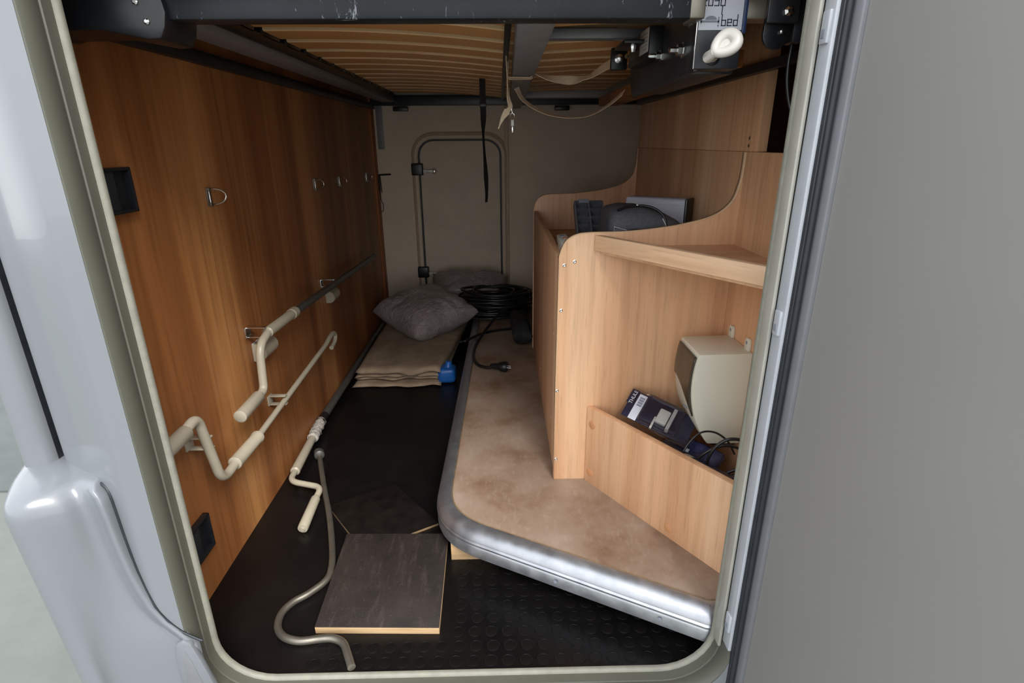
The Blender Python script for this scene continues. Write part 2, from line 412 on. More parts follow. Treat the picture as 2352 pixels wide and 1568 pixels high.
# ---- rounded opening
OX0, OX1, OZ0, OZ1 = -0.525, 0.382, 0.0025, 1.2
def opening(off, rad=0.095, n=8):
    r = rad + off; p = []
    cs = [(OX1 - rad, OZ0 + rad, -90), (OX1 - rad, OZ1 - rad, 0), (OX0 + rad, OZ1 - rad, 90), (OX0 + rad, OZ0 + rad, 180)]
    for cx, cz, a0 in cs:
        for k in range(n + 1):
            a = math.radians(a0 + 90 * k / n); p.append((cx + r * math.cos(a), cz + r * math.sin(a)))
    return p
def ring_loft(name, prof, mat, parent):
    rings = [[(x, y, z) for x, z in opening(o)] for o, y in prof]
    return loft(name, rings + [rings[0]], mat, parent, closed_u=True)
fr = struct(ring_loft('trim_1', [(0.0035, -0.004), (0.0042, -0.0235), (0.0062, -0.0245), (0.0062, -0.0265), (0.0052, -0.028), (0.0105, -0.053), (0.0125, -0.0545), (0.03, -0.050), (0.03, 0.0), (0.0035, 0.0)], 'frame', None), 'grey green moulded frame around the hatch opening')
ring_loft('seal_lip', [(-0.002, 0.003), (-0.003, -0.001), (-0.001, -0.006), (0.0038, -0.007), (0.006, -0.004), (0.03, 0.0), (0.03, 0.004)], 'lip', fr)
# hinge side: white profile with clips
box('jamb_lit_strip', (0.3805, -0.030, 0.085), (0.3865, -0.006, 1.1), 'cream', fr, 0.002)  # added strip, its pale colour stands for light on the right jamb
box('hinge_profile', (0.3875, -0.054, 0.10), (0.3945, -0.028, 1.25), 'hinge_white', fr, 0.002)
for zz in (0.03, 0.155, 0.70, 1.065):
    c = box('hinge_clip', (0.3835, -0.050, zz - 0.018), (0.3895, -0.034, zz + 0.018), 'hinge_white', fr, 0.002)
    box('clip_slot', (0.3828, -0.046, zz - 0.012), (0.3845, -0.038, zz - 0.002), 'inkgrey', c, 0.0005)
for zz in (-0.02, -0.033, -0.047):
    box('sill_ridge', (-0.40, -0.053, zz - 0.004), (0.30, -0.05, zz), 'hinge_white', fr, 0.001)

# ---- outer skin around the opening (one wall with a rounded hole, curving away round the rear corner on the left)
def skin_ring():
    bm = bmesh.new(); inner = opening(0.0125)
    outer = []
    for x, z in inner:
        cx, cz = (OX0 + OX1) / 2, (OZ0 + OZ1) / 2
        dx, dz = x - cx, z - cz
        hx, hz = 0.5535, 1.25
        if dx < 0: hx = 0.4885
        s = min(hx / abs(dx) if abs(dx) > 1e-6 else 1e9, hz / abs(dz) if abs(dz) > 1e-6 else 1e9)
        outer.append((cx + dx * s, cz + dz * s))
    n = len(inner); rows = []
    for y in (-0.055, -0.02):
        rows.append(([bm.verts.new((x, y, z)) for x, z in inner], [bm.verts.new((x, y, z)) for x, z in outer]))
    for (A, B) in rows:
        for k in range(n): bm.faces.new((A[k], A[(k + 1) % n], B[(k + 1) % n], B[k]))
    return fin(bm, 'wall_front')
wf = struct(link('wall_front', skin_ring(), 'skin'), 'glossy outer body skin around the opening')
box('right_fill', (0.48, -0.045, -0.7), (0.80, -0.0, 1.75), 'skin', wf, 0)
# curved corner of the body: vertical sweep of a plan path
SKIN = [(-0.559, -0.055), (-0.573, -0.0545), (-0.596, -0.046), (-0.63, -0.028), (-0.668, -0.006), (-0.697, 0.009), (-0.704, 0.017)]
path = catmull(SKIN, 6)
loft('corner_skin', [[(p.x, p.y, z) for p in path] for z in (-0.1, 0.4, 0.9, 1.75)], 'skin', wf)
path = [Vector(p) for p in ((-0.702, 0.014, 0), (-0.702, 0.044, 0), (-0.716, 0.047, 0), (-0.7195, 0.040, 0), (-0.7195, 0.022, 0))]
loft('corner_groove', [[(p.x, p.y, z) for p in path] for z in (0.3, 1.75)], 'rubber', wf)
path = catmull([(-0.7205, 0.044), (-0.7205, 0.022), (-0.730, 0.007), (-0.75, 0.001), (-0.766, 0.012), (-0.773, 0.05), (-0.773, 0.3)], 6)
loft('corner_moulding', [[(p.x, p.y, z) for p in path] for z in (0.3, 1.75)], 'skin', wf)
def skin_y(x):
    for (x0, y0), (x1, y1) in zip(SKIN[:-1], SKIN[1:]):
        if x0 >= x >= x1: return y0 + (y1 - y0) * (x0 - x) / (x0 - x1)
    return -0.055
box('rear_wall', (-0.772, 0.06, -0.4), (-0.70, 2.4, 1.75), 'skin', wf, 0)

# ---- corner bumper
def bumper():
    t = thing('bumper', 'moulded light grey corner bumper left of the opening', 'bumper', (-0.7, 0, -0.4))
    bnd = [(-0.612, 0.452), (-0.603, 0.440), (-0.600, 0.415), (-0.596, 0.35), (-0.588, 0.285), (-0.572, 0.222), (-0.548, 0.182), (-0.520, 0.160)]
    def xr(z):
        for (x0, z0), (x1, z1) in zip(bnd[:-1], bnd[1:]):
            if z0 >= z >= z1: return x0 + (x1 - x0) * (z0 - z) / (z0 - z1)
        return -0.612 if z > 0.45 else -0.520
    def plan(z, inset=0.0):
        k = max(0.0, (0.44 - z)) / 0.6
        xs = xr(min(z, 0.452)); sh = 0.045 * k
        P = [(xs + 0.001, skin_y(xs) + 0.004), (xs, -0.059), (xs - 0.006, -0.0615), (xs - 0.018, -0.057), (xs - 0.036, -0.056), (min(-0.652, xs - 0.052) + sh * 0.3, -0.076), (-0.690 + sh, -0.098), (-0.718 + sh, -0.095), (-0.742 + sh, -0.066), (-0.772 + sh * 0.8, -0.01), (-0.79 + sh * 0.5, 0.06), (-0.79, 0.3)]
        if xs > P[2][0] - 0.012 + 0.07: pass
        pts = catmull([(x, y, z) for x, y in P], 5)
        if inset:
            c = Vector((-0.66, 0.1, z)); pts = [p + (c - p).normalized() * inset for p in pts]
        return [(p.x, p.y, p.z) for p in pts]
    zs = [0.462, 0.459, 0.452, 0.442, 0.428, 0.405, 0.37, 0.335, 0.30, 0.265, 0.23, 0.20, 0.175, 0.15, 0.1, 0.0, -0.2, -0.45]
    ins = [0.030, 0.016, 0.007, 0.002] + [0] * 14
    rings = []
    for z, i_ in zip(zs, ins):
        r = plan(min(z, 0.452), i_); rings.append([(x, y, z) for x, y, _ in r])
    top = [(-0.66 + (x + 0.66) * 0.1, 0.12 + (y - 0.12) * 0.1, 0.464) for x, y, _ in rings[0]]
    loft('shell', [top] + rings, 'bumper', t)
    seam = catmull([(-0.63, -0.034, 0.459)] + [(x + 0.002, skin_y(x + 0.002) - 0.001, z) for x, z in bnd] + [(-0.51, -0.056, 0.156)], 5)
    tube('seam_gap', seam, 0.0022, 'rubber', t, 8)
    # small grey end piece under the skin next to the frame
    cap = prism('skirt_end_cap', [(-0.558, 0.04), (-0.555, 0.13), (-0.549, 0.158), (-0.536, 0.166), (-0.524, 0.158), (-0.514, 0.12), (-0.497, 0.04)], 'y', -0.0665, -0.056, 'bumper', t, 0.003)
    prism('cap_recess', [(-0.546, 0.035), (-0.544, 0.12), (-0.5365, 0.146), (-0.529, 0.12), (-0.514, 0.035)], 'y', -0.0672, -0.060, 'silver', cap, 0.0005)
bumper()

# ---- outer door, swung open to the right
def outer_door():
    d = thing('door_1', None, None, (0.412, -0.052, 0.0)); d['kind'] = 'structure'; d['label'] = 'open grey storage door at the right edge'
    a = math.radians(-78)
    X = Matrix.Translation((0.4085, -0.0525, 0)) @ Matrix.Rotation(a, 4, 'Z')
    def B(n, lo, hi, mat, bev=0.002): return box(n, lo, hi, mat, d, bev, 2, X)
    B('edge_profile', (0.0, -0.006, -0.08), (0.022, 0.032, 1.3), 'silver', 0.003)
    B('inner_panel', (0.022, 0.0, -0.08), (0.95, 0.03, 1.3), 'door_inner', 0.001)
    box('rubber_seal', (0.3925, -0.060, -0.2), (0.4095, -0.038, 1.3), 'rubber', d, 0.004)
    tube('seal_bead', [(0.399, -0.061, -0.2), (0.399, -0.061, 1.3)], 0.004, 'rubber', d, 10)
outer_door()

# ---- far hatch door with two latches
def far_hatch():
    d = thing('door_2', None, None, (-0.2, YF, 0.1)); d['kind'] = 'structure'; d['label'] = 'small rounded hatch door in the far wall'
    x0, x1, z0, z1 = -0.425, 0.006, 0.06, 0.955
    def rr(off, rad=0.08, n=6):
        p = []
        for cx, cz, a0 in ((x1 - rad, z0 + rad, -90), (x1 - rad, z1 - rad, 0), (x0 + rad, z1 - rad, 90), (x0 + rad, z0 + rad, 180)):
            for k in range(n + 1):
                a = math.radians(a0 + 90 * k / n); p.append((cx + (rad + off) * math.cos(a), cz + (rad + off) * math.sin(a)))
        return p
    def ringo(name, prof, mat):
        rings = [[(x, y, z) for x, z in rr(o)] for o, y in prof]
        return loft(name, rings + [rings[0]], mat, d, closed_u=True)
    ringo('hatch_frame', [(0.002, YF), (0.004, YF - 0.016), (0.018, YF - 0.02), (0.032, YF - 0.012), (0.04, YF)], 'far_trim')
    ringo('frame_face', [(0.006, YF - 0.016), (0.010, YF - 0.022), (0.020, YF - 0.024), (0.024, YF - 0.018)], 'far')
    ringo('gasket', [(-0.006, YF - 0.002), (-0.005, YF - 0.011), (0.002, YF - 0.011), (0.003, YF - 0.002)], 'rubber')
    prism('hatch_panel', rr(-0.006), 'y', YF - 0.008, YF - 0.001, 'far_panel', d, 0.002)
    for zc in (0.81, 0.263):
        l = box('latch_block', (-0.462, YF - 0.045, zc - 0.03), (-0.402, YF - 0.012, zc + 0.03), 'black', d, 0.006, 3)
        box('latch_tongue', (-0.405, YF - 0.035, zc - 0.018), (-0.345, YF - 0.028, zc - 0.002), 'steel', d, 0.001)
        box('latch_tip', (-0.403, YF - 0.037, zc - 0.018), (-0.382, YF - 0.034, zc - 0.001), 'plastic_white', l, 0.001)
        lathe('latch_pivot', [(0.016, 0), (0.016, 0.012), (0.011, 0.02), (0.011, 0.027), (0.004, 0.03)], (-0.345, YF - 0.006, zc - 0.01), (0, -1, 0), 'chrome', d, 14)
far_hatch()

# =================================================================== BED ABOVE
def bed():
    t = thing('lift_bed', 'raised bed seen from below with wooden slats and black steel frame', 'bed', (0, 0.1, 1.1))
    slat_y = [0.36, 0.51, 0.655, 0.80, 0.945, 1.08, 1.21, 1.34, 1.47, 1.60, 1.73, 1.87, 2.01, 2.14]
    def sz(x):
        return 1.172 - 0.030 * max(0.0, min(1.0, (x + 0.45) / 0.50)) ** 2 if x < 0.05 else 1.142 + 0.012 * min(1, (x - 0.05) / 0.25)
    for i, y in enumerate(slat_y):
        hw = 0.053; bm = bmesh.new(); rows = []
        n = 16
        for k in range(n + 1):
            x = -0.535 + 1.0 * k / n; z = sz(x)
            rows.append([bm.verts.new((x, y + a, z + b)) for a, b in ((-hw, 0.002), (-hw + 0.003, 0), (hw - 0.003, 0), (hw, 0.002), (hw, 0.015), (-hw, 0.015))])
        for A, B in zip(rows[:-1], rows[1:]):
            for k in range(6): bm.faces.new((A[k], A[(k + 1) % 6], B[(k + 1) % 6], B[k]))
        bm.faces.new(rows[0]); bm.faces.new(rows[-1][::-1])
        bm.normal_update(); bmesh.ops.recalc_face_normals(bm, faces=bm.faces)
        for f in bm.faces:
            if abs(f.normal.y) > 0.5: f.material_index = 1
        sl = rel(link('slat', fin(bm, 'slat', False), 'slat'), t); sl.data.materials.append(M['slat_edge_lit'])
        box('slat_holder', (-0.545, y - 0.056, 1.158), (-0.512, y + 0.049, 1.188), 'black', t, 0.004)
    box('side_rail', (-0.585, 0.12, 1.132), (-0.522, YF - 0.03, 1.165), 'greysteel', t, 0.002)
    box('holder_strip', (-0.522, 0.12, 1.146), (-0.512, YF - 0.03, 1.165), 'black', t, 0.001)
    # centre beam, running slightly askew
    bm = box_bm((-0.028, 0.12, 1.098), (0.028, 2.2, 1.136), 0.003)
    bmesh.ops.transform(bm, matrix=Matrix.Translation((0.054, 0, 0)) @ Matrix.Rotation(-0.012, 4, 'Z'), verts=bm.verts)
    rel(link('centre_beam', fin(bm, 'centre_beam', True, 40), 'greysteel'), t)
    box('slat_seat', (0.012, 0.3, 1.130), (0.024, 2.2, 1.142), 'black', t, 0.002)
    box('cross_bar', (0.08, 0.43, 1.128), (0.48, 0.46, 1.146), 'silver', t, 0.002)
    box('cross_bar', (0.09, 1.50, 1.098), (0.50, 1.56, 1.122), 'greysteel', t, 0.002)
    box('far_beam', (-0.64, YF - 0.05, 1.118), (0.74, YF - 0.005, 1.165), 'blacksteel', t, 0.002)
    for xx in (-0.53, 0.28): box('beam_foot', (xx, YF - 0.075, 1.09), (xx + 0.075, YF - 0.045, 1.112), 'black', t, 0.004)
    f = box('front_rail', (-0.452, 0.085, 1.098), (0.282, 0.122, 1.134), 'scratched', t, 0.003)
    box('rail_end', (0.262, 0.083, 1.0975), (0.2835, 0.1235, 1.1345), 'steel', f, 0.003)
    box('mattress', (-0.60, 0.14, 1.205), (0.50, YF - 0.06, 1.30), 'mattress', t, 0.02, 3)
    box('mattress_edge', (-0.60, 0.10, 1.145), (0.50, 0.14, 1.28), 'slat', t, 0.003)
    # left corner carriage: black plate with rounded nose and bolts
    prof = [(-0.64, 1.085), (-0.615, 1.079), (-0.605, 1.083), (-0.53, 1.084), (-0.47, 1.073), (-0.452, 1.074), (-0.444, 1.088), (-0.440, 1.105), (-0.443, 1.125), (-0.455, 1.16), (-0.64, 1.18)]
    p = prism('carriage_plate', prof, 'y', 0.075, 0.16, 'black', t, 0.004)
    for bx, bz in ((-0.476, 1.117), (-0.466, 1.094)):
        lathe('bolt', [(0.004, 0), (0.004, 0.003), (0.0022, 0.0045)], (bx, 0.0755, bz), (0, -1, 0), 'chrome', p, 8)
    # right lifting gear: deep side plate, upright bracket with label and winding eye
    s = prism('side_plate', [(0.122, 1.036), (0.52, 1.028), (0.545, 1.06), (0.555, 1.125), (0.122, 1.128)], 'x', 0.286, 0.294, 'blacksteel', t, 0.0015)
    box('side_channel', (0.294, 0.16, 1.036), (0.36, 0.54, 1.09), 'blacksteel', t, 0.003)
    box('channel_timber', (0.362, 0.30, 1.062), (0.43, 1.40, 1.09), 'wood_wall', t, 0.001)
    box('gear_box', (0.262, 0.30, 1.078), (0.287, 0.46, 1.128), 'black', t, 0.003)
    st = box('data_sticker', (0.2608, 0.305, 1.088), (0.2622, 0.365, 1.126), 'sticker', t, 0.0004)
    for k in range(5): box('print_line', (0.2604, 0.310, 1.093 + k * 0.006), (0.2610, 0.31 + 0.03 + 0.018 * ((k * 7) % 3) / 2, 1.0945 + k * 0.006), 'inkgrey', st, 0)
    u = box('upright_bracket', (0.284, 0.118, 1.039), (0.3505, 0.158, 1.20), 'blacksteel', t, 0.002)
    box('bright_edge', (0.2832, 0.1165, 1.039), (0.2850, 0.120, 1.20), 'chrome', u, 0.0004)
    box('blue_edge', (0.3485, 0.1160, 1.085), (0.3545, 0.150, 1.20), 'blueedge', u, 0.001)
    for by, bz, sc in ((0.50, 1.106, 1.0), (0.30, 1.08, 0.8), (0.175, 1.072, 1.0), (0.15, 1.108, 0.9)):
        lathe('bolt', [(0.012 * sc, 0), (0.012 * sc, 0.003), (0.0085 * sc, 0.003), (0.0085 * sc, 0.011), (0.0045 * sc, 0.011), (0.0045 * sc, 0.022), (0.002, 0.024)], (0.286, by, bz), (-1, 0, 0), 'chrome', s, 6)
    bl = box('bolt_plate', (0.25, 0.585, 1.09), (0.286, 0.60, 1.135), 'black', t, 0.003)
    lathe('bolt', [(0.010, 0), (0.010, 0.004), (0.007, 0.004), (0.007, 0.02), (0.003, 0.022)], (0.266, 0.585, 1.112), (0, -1, 0), 'chrome', bl, 8)
    lathe('bolt', [(0.006, 0), (0.006, 0.004), (0.004, 0.012)], (0.245, 0.35, 1.105), (0, 0, -1), 'chrome', t, 8)
    box('flange', (0.225, 0.33, 1.105), (0.287, 0.42, 1.111), 'black', t, 0.001)
    box('cross_tube', (0.35, 0.13, 1.105), (0.42, 0.165, 1.132), 'steel', t, 0.003)
    b2 = box('end_bracket', (0.384, 0.118, 1.098), (0.43, 0.125, 1.15), 'blacksteel', t, 0.002)
    lathe('bolt', [(0.0065, 0), (0.0065, 0.004), (0.003, 0.007)], (0.412, 0.118, 1.112), (0, -1, 0), 'chrome', b2, 6)
    lathe('bolt', [(0.004, 0), (0.004, 0.004), (0.002, 0.005)], (0.412, 0.128, 1.088), (0, -1, 0), 'chrome', b2, 6)
    nose = [(0.386 + 0.0, 1.10)] + [(0.405 + 0.020 * math.cos(math.radians(a)), 1.085 + 0.02 * math.sin(math.radians(a))) for a in range(180, 361, 20)] + [(0.425, 1.15), (0.386, 1.15)]
    prism('hanging_plate', nose, 'y', 0.128, 0.134, 'black', t, 0.0015)
    box('guide_post', (0.430, 0.13, 1.075), (0.452, 0.16, 1.3), 'blacksteel', t, 0.003)
    # white label with bed pictogram
    yl = 0.1178
    lb = box('label', (0.2858, yl - 0.0012, 1.089), (0.3482, yl + 0.0005, 1.142), 'label', t, 0.0004)
    def stroke(x0, z0, x1, z1, mat='ink'):
        box('print', (min(x0, x1), yl - 0.0016, min(z0, z1)), (max(x0, x1), yl - 0.0010, max(z0, z1)), mat, lb, 0)
    wv = 0.0014
    def seg(ch, x, z, wd, h):
        # square letters on a seven-segment grid
        L = {'2': 'ADGBE', '0': 'ABCEFG', '3': 'ABCDG', 'b': 'FECDG', 'e': 'AFEGBD', 'd': 'BCEGD'}
        S7 = {'A': (0, h, wd, h), 'D': (0, h / 2, wd, h / 2), 'G': (0, 0, wd, 0), 'F': (0, h / 2, 0, h), 'E': (0, 0, 0, h / 2), 'B': (wd, h / 2, wd, h), 'C': (wd, 0, wd, h / 2)}
        for s_ in L[ch]:
            a, b, c, d_ = S7[s_]
            stroke(x + a - wv / 2, z + b - wv / 2, x + c + wv / 2, z + d_ + wv / 2)
    for k, ch in enumerate('2030'): seg(ch, 0.2885 + k * 0.0088, 1.1195, 0.0058, 0.012)
    stroke(0.3168, 1.108, 0.3182, 1.1195)
    for k, ch in enumerate('bed'):
        seg(ch, 0.3185 + k * 0.0085, 1.0945, 0.0055, 0.0078 if ch == 'e' else 0.0135)
    # pictogram: bedstead, blanket hump, arrows
    stroke(0.2882, 1.0970, 0.2900, 1.1085, 'inkgrey'); stroke(0.3130, 1.0970, 0.3148, 1.1055, 'inkgrey'); stroke(0.2882, 1.0985, 0.3148, 1.1010, 'inkgrey')
    hump = [(0.2945 + 0.0085 - 0.0085 * math.cos(math.pi * k / 10), 1.1018 + 0.0052 * math.sin(math.pi * k / 10)) for k in range(11)]
    prism('print', hump, 'y', yl - 0.0016, yl - 0.0010, 'inkgrey', lb, 0)
    stroke(0.2915, 1.1030, 0.2930, 1.1045, 'inkgrey')
    prism('print', [(0.2884, 1.1110), (0.2902, 1.1110), (0.2893, 1.1138)], 'y', yl - 0.0016, yl - 0.0010, 'ink', lb, 0)
    prism('print', [(0.3130, 1.0955), (0.3148, 1.0955), (0.3139, 1.0925)], 'y', yl - 0.0016, yl - 0.0010, 'ink', lb, 0)
    # winding eye: white plastic loop on a stub shaft
    lathe('eye_socket', [(0.010, 0), (0.010, 0.004), (0.0075, 0.006)], (0.311, 0.118, 1.053), (0, -1, 0), 'black', t, 16)
    c0 = Vector((0.3035, 0.052, 1.0615)); ax_u = Vector((0.80, -0.12, 0.58)).normalized(); ax_v = Vector((-0.30, 0.55, 0.78)); ax_v = (ax_v - ax_u * ax_v.dot(ax_u)).normalized()
    loop = [c0 + ax_u * (0.0145 * math.cos(a)) + ax_v * (0.0112 * math.sin(a) * (1 + 0.25 * math.cos(a))) for a in [2 * math.pi * k / 28 for k in range(28)]]
    eye = tube('winding_eye', loop, lambda i: 0.0072 + 0.0012 * math.cos(2 * math.pi * i / 28), 'plastic_white', t, 12, closed=True)
    lathe('eye_web', [(0.001, -0.0028), (0.0085, -0.002), (0.0085, 0.002), (0.001, 0.0028)], c0, ax_u.cross(ax_v), 'plastic_white', eye, 16)
    tube('eye_stem', [c0 - ax_u * 0.015, c0 - ax_u * 0.020 + Vector((0, 0.012, -0.002)), (0.303, 0.085, 1.0530), (0.311, 0.119, 1.053)], lambda i: (0.0062, 0.0075, 0.0062, 0.006)[i], 'plastic_white', eye, 14)
bed()
# black cable hanging by the right jamb
o = tube('hanging_cable', catmull([(0.444, 0.145, 1.3), (0.441, 0.150, 1.10), (0.440, 0.150, 1.04), (0.447, 0.148, 1.0), (0.46, 0.14, 0.96)], 8), 0.0032, 'cable', None, 8)
tag(o, 'thin black cable hanging beside the right door jamb below the lifting gear', 'cable')

# =================================================================== PLATFORM (raised step)
ZP = 0.115
def platform():
    t = thing('raised_platform', 'low platform covered in brown vinyl with rounded aluminium edge', 'platform', (0.2, 0.6, 0.0))
        # keep the outline inside the bay where it meets the front wall
    pts = [Vector((p.x, max(p.y, 0.006), 0)) for p in fillet([(-0.140, 2.26, 0), (-0.172, 0.302, 0), (0.372, 0.008, 0)], 0.125, 12)] + [Vector((0.384, 0.006, 0)), Vector((0.42, 0.006, 0)), Vector((0.515, 0.006, 0))]
    def offset(ps, d):
        o = []
        for i, p in enumerate(ps):
            a = ps[max(i - 1, 0)]; b = ps[min(i + 1, len(ps) - 1)]; tt = (b - a).normalized(); nn = Vector((-tt.y, tt.x, 0)); o.append(p + nn * d)
        return o
    prof = [(0.040, ZP - 0.001), (0.036, ZP + 0.0035), (0.024, ZP + 0.003), (0.012, ZP - 0.003), (0.004, ZP - 0.011), (0.001, ZP - 0.020), (0.0035, ZP - 0.0235), (0.0, ZP - 0.027), (0.0, ZP - 0.031),
            (0.0035, ZP - 0.034), (0.001, ZP - 0.038), (0.001, ZP - 0.062), (0.004, ZP - 0.064), (0.02, ZP - 0.064), (0.04, ZP - 0.05)]
    bm = bmesh.new(); rows = []
    for d, z in prof: rows.append([bm.verts.new((p.x, p.y, z)) for p in offset(pts, d)])
    rows.append(rows[0])
    for A, B in zip(rows[:-1], rows[1:]):
        for k in range(len(A) - 1): bm.faces.new((A[k], A[k + 1], B[k + 1], B[k]))
    me = fin(bm, 'edge_profile', True, 40)
    rel(link('edge_profile', me, 'alu'), t)
    dk = offset(pts, 0.037); poly = [(p.x, p.y) for p in dk] + [(0.522, 0.043), (0.522, 1.46), (0.735, 1.46), (0.735, 2.26)]
    prism('deck', poly, 'z', ZP - 0.045, ZP, 'vinyl', t, 0)
    tube('joint_line', [(p.x, p.y, ZP + 0.0008) for p in offset(pts, 0.0405)], 0.0013, 'ply_dim', t, 6)
    for (x, y) in ((0.105, 0.149), (0.298, 0.0475)):
        lathe('screw', [(0.004, 0), (0.004, 0.001)], (x, y - 0.0008, 0.071), (-0.485, -0.875, 0), 'inkgrey', t, 10)
    box('support_block', (-0.128, 0.30, 0.0), (-0.02, 0.345, 0.052), 'plywood_edge', t, 0.001)
    box('support_block', (0.30, 0.22, 0.0), (0.40, 0.30, 0.052), 'plywood_edge', t, 0.001)
    box('support_block', (-0.10, 1.9, 0.0), (0.5, 1.95, 0.052), 'plywood_edge', t, 0.001)
    box('support_block', (-0.10, 1.0, 0.0), (0.5, 1.05, 0.052), 'plywood_edge', t, 0.001)
platform()

# =================================================================== CABINET ON THE RIGHT
def cabinet():
    t = thing('storage_cabinet', 'beech cabinet with scooped end panels and angled corner pocket', 'cabinet', (0.3, 0.46, ZP))
    curve = catmull([(0.132, 0.68, 0), (0.1335, 0.702, 0), (0.146, 0.730, 0), (0.169, 0.745, 0), (0.203, 0.7495, 0), (0.29, 0.7515, 0), (0.395, 0.764, 0), (0.471, 0.784, 0), (0.508, 0.813, 0), (0.521, 0.850, 0), (0.5245, 0.886, 0), (0.5248, 0.917, 0)], 5)
    poly = [(0.130, ZP), (0.130, 0.4)] + [(p.x, p.y) for p in curve] + [(0.5249, ZP)]
    for y, in ((0.458,), (1.43,)):
        e = prism('end_panel', poly, 'y', y, y + 0.016, 'wood_light', t, 0.0008)
        band = [(0.1295, ZP + 0.001), (0.1305, 0.4)] + [(p.x, p.y) for p in curve]
        loft('edge_band', [[(x, yy, z) for x, z in band] for yy in (y - 0.0006, y + 0.0166)], 'wood_edge', e, thick=0.0014)
        if y < 1:
            for x, z in ((0.166, 0.686), (0.143, 0.678), (0.138, 0.572), (0.133, 0.367), (0.134, 0.175)):
                lathe('screw', [(0.0042, 0), (0.0042, 0.0008), (0.0026, 0.0016), (0.001, 0.0006)], (x, y, z), (0, -1, 0), 'chrome', e, 10)
    sp = box('side_panel', (0.132, 0.4745, ZP), (0.148, 1.4295, 0.688), 'wood_light', t, 0.0008)
    for y, z in ((0.53, 0.63), (0.86, 0.62), (0.56, 0.48), (0.95, 0.47), (0.60, 0.22), (1.0, 0.2)):
        lathe('screw', [(0.003, 0), (0.003, 0.0008), (0.001, 0.001)], (0.132, y, z), (-1, 0, 0), 'plastic_white', sp, 8)
    box('inner_shelf', (0.1485, 0.4745, 0.60), (0.5245, 1.4295, 0.616), 'wood_light_x', t, 0.0005)
    # angled corner: triangular shelf with front lip, and pocket board below
    d = Vector((0.226, -0.338, 0)).normalized(); nrm = Vector((-d.y, d.x, 0))      # nrm points to the corner (inwards)
    P0 = Vector((0.207, 0.455, 0)); L = 0.52
    def slab(name, z0, z1, th, mat, s0, s1, bev=0.0008):
        X = Matrix((( d.x, nrm.x, 0, P0.x), (d.y, nrm.y, 0, P0.y), (0, 0, 1, 0), (0, 0, 0, 1)))
        return box(name, (s0, 0.0, z0), (s1, th, z1), mat, t, bev, 2, X)
    E0 = P0 + d * 0.018 + nrm * 0.014
    sh = prism('corner_shelf', [(0.222, 0.4575), (E0.x, E0.y), (0.478, 0.068), (0.5245, 0.03), (0.5245, 0.4575)], 'z', 0.7045, 0.7215, 'wood_light_x', t, 0.0005)
    slab('shelf_lip', 0.7125, 0.7455, 0.016, 'wood_light_d', 0.003, 0.44)
    pb = slab('pocket_board', ZP, 0.3255, 0.016, 'wood_light', 0.003, 0.51)
    for s_, z in ((0.022, 0.283), (0.021, 0.147), (0.275, 0.139)):
        c = P0 + d * s_
        lathe('cover_cap', [(0.0105, 0), (0.0105, 0.0008), (0.0095, 0.0013)], (c.x, c.y, z), (-nrm.x, -nrm.y, 0), 'cap', pb, 20)
cabinet()

# ---- contents of the cabinet
def tool_bag():
    t = thing('tool_bag', 'black zipped fabric bag lying in the cabinet compartment', 'bag', (0.35, 0.60, 0.616))
    rings = []
    segs = [(0.0, 0.55), (0.02, 0.84), (0.07, 0.96), (0.2, 1.0), (0.4, 1.0), (0.62, 0.99), (0.8, 0.93), (0.92, 0.80), (0.98, 0.5), (1.0, 0.25)]
    for u, sc in segs:
        x = 0.252 + 0.205 * u; cy = 0.60; hz = 0.090 * sc * (1 - 0.45 * max(0, u - 0.5)); hy = 0.085 * (0.6 + 0.4 * sc); cz = 0.616 + 0.0895 * (1 - 0.45 * max(0, u - 0.5))
        ring = []
        for k in range(28):
            a = 2 * math.pi * k / 28; c_, s_ = math.cos(a), math.sin(a)
            px = math.copysign(abs(c_) ** 0.4, c_) * hy; pz = math.copysign(abs(s_) ** 0.4, s_) * hz
            w_ = noise.noise(Vector((x * 22, a * 1.4, 3.0))) * 0.004
            ring.append((x, cy + px, cz + pz + (w_ if s_ > 0 else 0)))
        rings.append(ring)
    loft('body', rings, 'bag', t, closed_u=True, cap=True)
    tube('zip', catmull([(0.272, 0.53, 0.790), (0.30, 0.545, 0.797), (0.34, 0.545, 0.798), (0.368, 0.532, 0.788), (0.382, 0.52, 0.768), (0.386, 0.516, 0.73)], 6), 0.0028, 'black', t, 8)
    tube('front_piping', catmull([(0.386, 0.514, 0.73), (0.3845, 0.515, 0.752), (0.376, 0.521, 0.772)], 5), 0.0011, 'bag_line', t, 6)
    box('zip_pull', (0.318, 0.540, 0.799), (0.322, 0.552, 0.802), 'chrome', t, 0.0005)
    pk = box('name_panel', (0.262, 0.512, 0.68), (0.335, 0.515, 0.750), 'black', t, 0.001)
    tube('panel_piping', [(0.262, 0.5115, 0.70), (0.262, 0.5115, 0.7555), (0.330, 0.5115, 0.7365)], 0.0010, 'bag_line', pk, 6)
    tube('panel_mark', catmull([(0.2655, 0.511, 0.738), (0.269, 0.511, 0.742), (0.2705, 0.511, 0.735), (0.266, 0.511, 0.731)], 5, True), 0.0007, 'bag_line', pk, 6, True)
tool_bag()
